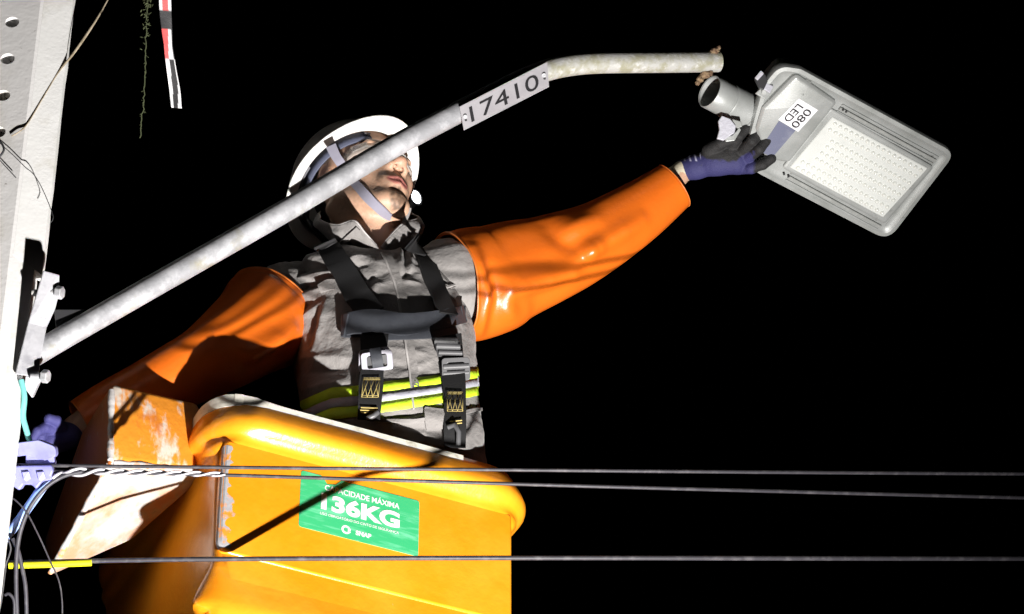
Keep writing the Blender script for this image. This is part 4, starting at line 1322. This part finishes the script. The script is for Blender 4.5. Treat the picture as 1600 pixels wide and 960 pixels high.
prism('ladder_frame', [V(676, 528, zb2 + 8), V(716, 528, zb2 + 8), V(724, 556, zb2 + 8), V(684, 558, zb2 + 8)], FW * .006, M_dark, person, bev=.001)


def stitches(x0, y0, x1, y1, z, skew):
    """stitched box with a zig-zag, thread by thread"""
    vs, fs = [], []

    def seg(a, b):
        global_n = len(vs)
        v_, f_ = tube_geo(np.array([V(*a, zq((x0 + x1) / 2, a[1], z)[2]), V(*b, zq((x0 + x1) / 2, b[1], z)[2])]), px(.45), 4, True, 1, global_n); vs.extend(v_); fs.extend(f_)
    sh = lambda x, y: (x + skew * (y - y0), y)
    seg(sh(x0, y0), sh(x1, y0)); seg(sh(x0, y1), sh(x1, y1)); seg(sh(x0, y0), sh(x0, y1)); seg(sh(x1, y0), sh(x1, y1))
    seg(sh(x0, y0 + 2.5), sh(x1, y0 + 2.5)); seg(sh(x0, y1 - 2.5), sh(x1, y1 - 2.5))
    n_ = 3; w_ = (x1 - x0) / n_
    for k in range(n_):
        seg(sh(x0 + k * w_, y0), sh(x0 + (k + 1) * w_, y1)); seg(sh(x0 + (k + 1) * w_, y0), sh(x0 + k * w_, y1))
    return mesh('stitched_box', vs, fs, M_yellow, person)


stitches(568, 591, 594, 621, 29, -.10)
stitches(699, 613, 723, 643, 33, 0.0)
for (x0, x1, y) in ((564, 590, 637), (563, 590, 641), (564, 590, 645)):
    cyl('bar_tack', V(x0, y, zq(577, 640, 22)[2]), V(x1, y + 1, zq(577, 640, 22)[2]), px(1), M_yellow, person, 6)
for (x0, x1, y) in ((703, 722, 657), (704, 722, 661)):
    cyl('bar_tack', V(x0, y + 2, zq(711, 660, 22)[2]), V(x1, y, zq(711, 660, 22)[2]), px(1), M_yellow, person, 6)
tube('strap_hook', np.array([V(700, 668, zq(711, 668, 24)[2]), V(711, 664, zq(711, 664, 28)[2]), V(717, 676, zq(711, 676, 28)[2]), V(716, 696, zq(711, 690, 22)[2])]), px(4), M_buckled, person, 10)
tube('strap_hook', np.array([V(574, 654, zq(575, 652, 24)[2]), V(584, 650, zq(584, 650, 28)[2]), V(590, 645, zq(590, 645, 24)[2])]), px(4), M_buckled, person, 10)

# ------------------------------------------------------------------ overhead cables in front of the bucket
WZ = -485


def wz(x):
    return WZ + max(0, x - 330) ** 3 * 2.4e-7


def wire(name, pts, r, m, label, cat='cable', seg=10, n=60, group=None):
    Q = smooth_path(np.array(pts, float), n)
    o = tube(name, np.array(VV(Q)), [px(r, q[2]) for q in Q] if np.isscalar(r) else r, m, None, seg)
    if label: tag(o, label, cat, group)
    return o


wire('overhead_cable', [(-40, 726.5, WZ), (400, 731, wz(400)), (800, 734.5, wz(800)), (1200, 738, wz(1200)), (1680, 741, wz(1680))], 2.9, M_cable, 'uppermost of the three thin dark cables crossing in front of the bucket', group='overhead cables crossing in front of the bucket')
wire('overhead_cable', [(84, 737, WZ), (330, 742, WZ), (820, 757, wz(820)), (1200, 767.5, wz(1200)), (1680, 780, wz(1680))], 3.0, M_cable, 'middle thin dark cable running out of the twisted white tie', group='overhead cables crossing in front of the bucket')
wire('overhead_cable', [(-40, 881, WZ), (60, 878.5, WZ), (330, 874, WZ), (800, 872, wz(800)), (1250, 872.5, wz(1250)), (1680, 873, wz(1680))], 3.9, M_cable, 'lowest and thickest dark cable, entering a yellow sleeve at the pole', group='overhead cables crossing in front of the bucket')
ys = wire('yellow_sleeve', [(14, 884, WZ - 6), (80, 882, WZ - 6), (143, 879.5, WZ - 6)], 5.2, M_yel, 'bright yellow insulating sleeve on the lowest cable beside the pole', 'cable sleeve', 14)
# twisted preformed tie
tie = thing('twisted_tie', V(210, 738, WZ), 'white metal tie twisted around the middle cable in front of the box', 'cable tie')
for ph in (0, math.pi):
    pts = []
    for i in range(140):
        t = i / 139; x = 82 + 270 * t; yb = 735.5 + 6 * t
        if t < .12: amp = 5.5
        else: amp = 3.9 - 1.3 * t
        spread = max(0, .28 - t) / .28
        a = t * 2 * math.pi * 4.5 + ph
        pts.append(V(x, yb + amp * math.sin(a) + (12 if ph else -2) * spread ** 1.6, WZ - 2 + amp * math.cos(a)))
    tube('strand', np.array(pts), [px(2.7 - .9 * (i / 139), WZ) for i in range(140)], M_alwire, tie, 8)

# anchor clamp at the pole
CZ = WZ - 4
cl = thing('anchor_clamp', V(50, 730, CZ), 'violet toothed plastic clamp holding the cables at the pole', 'clamp')
up_lobe = round_poly([(16, 694), (60, 688), (86, 698), (88, 714), (70, 720), (56, 716), (40, 712), (24, 714)], [3, 10, 9, 8, 4, 4, 4, 4], 5)
prism('upper_jaw', [V(x, y, CZ - 4) for x, y in up_lobe], FW * .03, M_clamp, cl, bev=.004, seg=3)
prism('jaw_plate', [V(x, y, CZ + 6) for x, y in [(40, 708), (84, 712), (86, 726), (40, 727)]], FW * .02, M_clamp, cl, bev=.002)
low = [(6, 729), (80, 727), (83, 736), (80, 744), (82, 750), (66, 753), (56, 765), (50, 758), (36, 758), (30, 767), (14, 756), (8, 744)]
prism('lower_jaw', [V(x, y, CZ - 8) for x, y in low], FW * .034, M_clamp, cl, bev=.003, seg=2)
for x in (17, 40, 63):
    prism('tooth', [V(x - 6, 738, CZ - 13), V(x + 5, 737, CZ - 13), V(x + 9, 748, CZ - 9), V(x + 1, 754, CZ - 9), V(x - 3, 750, CZ - 12)], FW * .012, M_clamp, cl, bev=.001)
tube('bail', smooth_path(np.array([V(20, 700, CZ - 6), V(4, 716, CZ - 10), V(2, 730, CZ - 10), V(10, 744, CZ - 6)]), 14), px(6, CZ), M_clamp, cl, 12)
prism('cleat', [V(-20, 672, CZ + 14), V(2, 676, CZ + 14), V(24, 704, CZ + 14), V(16, 726, CZ + 14), V(-20, 728, CZ + 14)], FW * .03, M_concw, cl, bev=.003)

wire('teal_wire', [(33, 594, -468), (38, 620, -472), (36, 650, -474), (40, 668, -476), (47, 692, -478)], 4.6, M_teal, 'short teal insulated wire hanging under the bracket bolt', 'wire', 10, 30)
wire('blue_cable', [(76, 748, CZ + 12), (62, 768, CZ + 14), (42, 796, CZ + 14), (20, 826, CZ + 14), (-10, 862, CZ + 14)], 7.5, M_blue, 'thick light blue cable sloping down from the clamp to the pole', 'cable', 12, 30)
wire('hanging_cable', [(128, 737, WZ - 4), (100, 744, WZ - 6), (76, 758, WZ - 8), (54, 782, WZ - 10), (38, 812, WZ - 12), (28, 850, WZ - 12), (25, 900, WZ - 12), (27, 980, WZ - 12)], 3.6, M_cabled, 'dark cable drooping from the twisted tie past the yellow sleeve', 'cable')
wire('hanging_cable', [(20, 842, WZ - 6), (28, 860, WZ - 10), (34, 885, WZ - 10), (40, 920, WZ - 10), (42, 980, WZ - 10)], 3.4, M_cabled, 'shorter dark cable hanging just right of the drooping one', 'cable')
wire('looped_wire', [(8, 930, WZ - 14), (14, 928, WZ - 16), (22, 940, WZ - 16), (22, 975, WZ - 16)], 2.6, M_cabled, 'small grey wire loop beside the pole below the yellow sleeve', 'wire', 8, 24)
wire('thin_wire', [(-10, 767, WZ - 10), (16, 776, WZ - 14), (40, 799, WZ - 16), (60, 836, WZ - 18), (78, 876, WZ - 18), (92, 908, WZ - 18), (97, 940, WZ - 18), (97, 980, WZ - 18)], 1.35, M_cable, 'thin grey wire curving down across the yellow sleeve', 'wire', 8, 50)
wire('thin_wire', [(-8, 806, WZ - 8), (6, 830, WZ - 12), (16, 852, WZ - 12), (15, 866, WZ - 10), (2, 900, WZ - 8), (-6, 930, WZ - 8)], 1.4, M_hair, 'thin black wire kinked against the white pole edge', 'wire', 8, 40)
wire('thin_wire', [(10, 880, WZ - 8), (6, 910, WZ - 10), (2, 940, WZ - 10), (-6, 975, WZ - 8)], 1.3, M_hair, 'short straight thin black wire on the pole below the kinked one', 'wire', 8, 30)

# things lying against the upper pole
zz = -475
wire('dry_stalk', [(176, -14, pz(-14, -30)), (150, 32, pz(32, -26)), (116, 82, pz(82, -24)), (92, 112, pz(112, -22)), (70, 148, pz(148, -12)), (44, 192, pz(192, 0)), (30, 206, pz(206, 5)), (18, 213, pz(213, 4))], [px(1.0 + 1.3 * math.exp(-((t - .33) / .2) ** 2), -200) for t in np.linspace(0, 1, 60)], M_twig, 'dry brown stalk leaning across the top of the white pole', 'stalk', 8)
wire('hook_wire', [(-8, 218, pz(218, 8)), (2, 224, pz(224, 8)), (6, 234, pz(234, 10)), (0, 244, pz(244, 10)), (-8, 246, pz(246, 8))], 1.8, M_hair, 'black wire hook on the pole just below the row of holes', 'wire', 8, 24)
wire('fine_wire', [(4, 228, pz(228, 8)), (22, 244, pz(244, 9)), (40, 262, pz(262, 9)), (52, 272, pz(272, 9)), (66, 295, pz(295, 9)), (82, 334, pz(334, 9)), (82, 344, pz(344, 9)), (79, 348, pz(348, 9))], .7, M_hair, 'fine dark wire curving from the hook to the pole edge', 'wire', 6, 40)
wire('fine_wire', [(0, 251, pz(251, 8)), (12, 264, pz(264, 8)), (25, 278, pz(278, 8))], .8, M_hair, 'short fine dark wire below the hook on the pole', 'wire', 6, 16)

# hanging vine
vine = thing('hanging_vine', V(228, -20, -250), 'thin dry vine hanging beside the striped tape', 'vine')
vp = smooth_path(np.array([(234, -60, -250), (231, 10, -250), (229, 50, -250), (227, 110, -250), (224, 165, -250), (221, 185, -250), (219, 216, -250)], float), 60)
vp[:, 0] += rng.normal(0, .8, 60)
tube('stem', np.array(VV(vp)), px(.9), M_vine, vine, 6)
vs, fs = [], []
for i in range(170):
    t = min(abs(rng.normal(0, .28)) + (.06 if i % 3 else .3), 1) * .62 if i < 150 else rng.uniform(.5, 1)
    q = vp[int(t * 59)] + rng.normal(0, [3.4 * (1 - t) + .8, 3, 4]); a = rng.uniform(0, 6.28); l = rng.uniform(1.5, 4.5) * (1 - .5 * t)
    d = np.array([math.cos(a), math.sin(a), rng.uniform(-.6, .6)]) * l; e = np.array([-math.sin(a), math.cos(a), rng.uniform(-.6, .6)]) * l * .3
    k = len(vs); vs += [V(*(q - d)), V(*(q + e)), V(*(q + d)), V(*(q - e))]; fs.append((k, k + 1, k + 2, k + 3))
lv = mesh('leaves', vs, fs, M_vine, vine, smooth=False); lv['kind'] = 'stuff'

# striped tape hanging beside it
tp = smooth_path(np.array([(256, -60, -250, 18), (258, 8, -250, 19), (260, 40, -250, 18), (263, 75, -250, 17), (268, 110, -250, 16), (273, 140, -250, 17), (276, 169, -250, 17)], float), 80)
NS = 14; vs, cols = [], []
WHT, RED, DKT = np.array([.70, .70, .72]), np.array([.68, .10, .10]), np.array([.03, .03, .032])
for i, q in enumerate(tp):
    tw = math.radians(np.interp(i, [0, 30, 45, 79], [8, 10, 40, -20]))
    for k in range(NS + 1):
        s_ = (k / NS - .5); x = q[0] + s_ * q[3] * math.cos(tw); z = q[2] + s_ * q[3] * math.sin(tw)
        vs.append(V(x, q[1] + 1.5 * s_, z)); u_ = k / NS; y = q[1]
        if y < 18: c = RED if .22 < u_ < .72 else WHT
        elif y < 47: c = DKT
        elif y < 92: c = RED if u_ < .55 * (1 - (y - 47) / 90) + .08 else (WHT if u_ < .9 else DKT)
        else: c = WHT if (u_ < .42 - (y - 92) / 420 or u_ > .9 - .3 * max(0, (y - 125)) / 60) else DKT
        cols.append(c)
fs = [(i * (NS + 1) + k, i * (NS + 1) + k + 1, (i + 1) * (NS + 1) + k + 1, (i + 1) * (NS + 1) + k) for i in range(79) for k in range(NS)]
tpo = solidify(mesh('striped_tape', vs, fs, M_tape, None, cols=cols), .0015)
tag(tpo, 'red, white and black striped tape hanging above the worker', 'tape')

# ------------------------------------------------------------------ lit lamp far behind
LD = 6400
fl = thing('distant_lamp', V(640, 330, LD), 'small bright white lamp shining in the dark beside his chin', 'lamp')
c0 = V(650, 308, LD); k_ = (D0 + LD / S) / FPX
u2 = unit(to_w(np.array([.42, .9, 0]))); v2 = unit(to_w(np.array([.9, -.42, 0])))
ol = [c0 + u2 * math.cos(t) * 10.5 * k_ + v2 * math.sin(t) * 6.2 * k_ for t in np.linspace(0, 2 * math.pi, 28, endpoint=False)]
prism('lit_lens', ol, FW * .02, M_lamp, fl)
oh = [c0 + FW * .022 + u2 * math.cos(t) * 14 * k_ + v2 * math.sin(t) * 9 * k_ for t in np.linspace(0, 2 * math.pi, 28, endpoint=False)]
prism('housing', oh, FW * .1, M_far, fl, bev=.01)
tube('arm', smooth_path(np.array([c0 + FW * .1, c0 + FW * .12 - UP * .1 - RT * .1, V(600, 360, LD)]), 10), .025, M_far, fl, 10)
pb = V(598, 356, LD); tube('post', np.array([pb, [pb[0], pb[1], 0]]), [.05, .09], M_far, fl, 14)
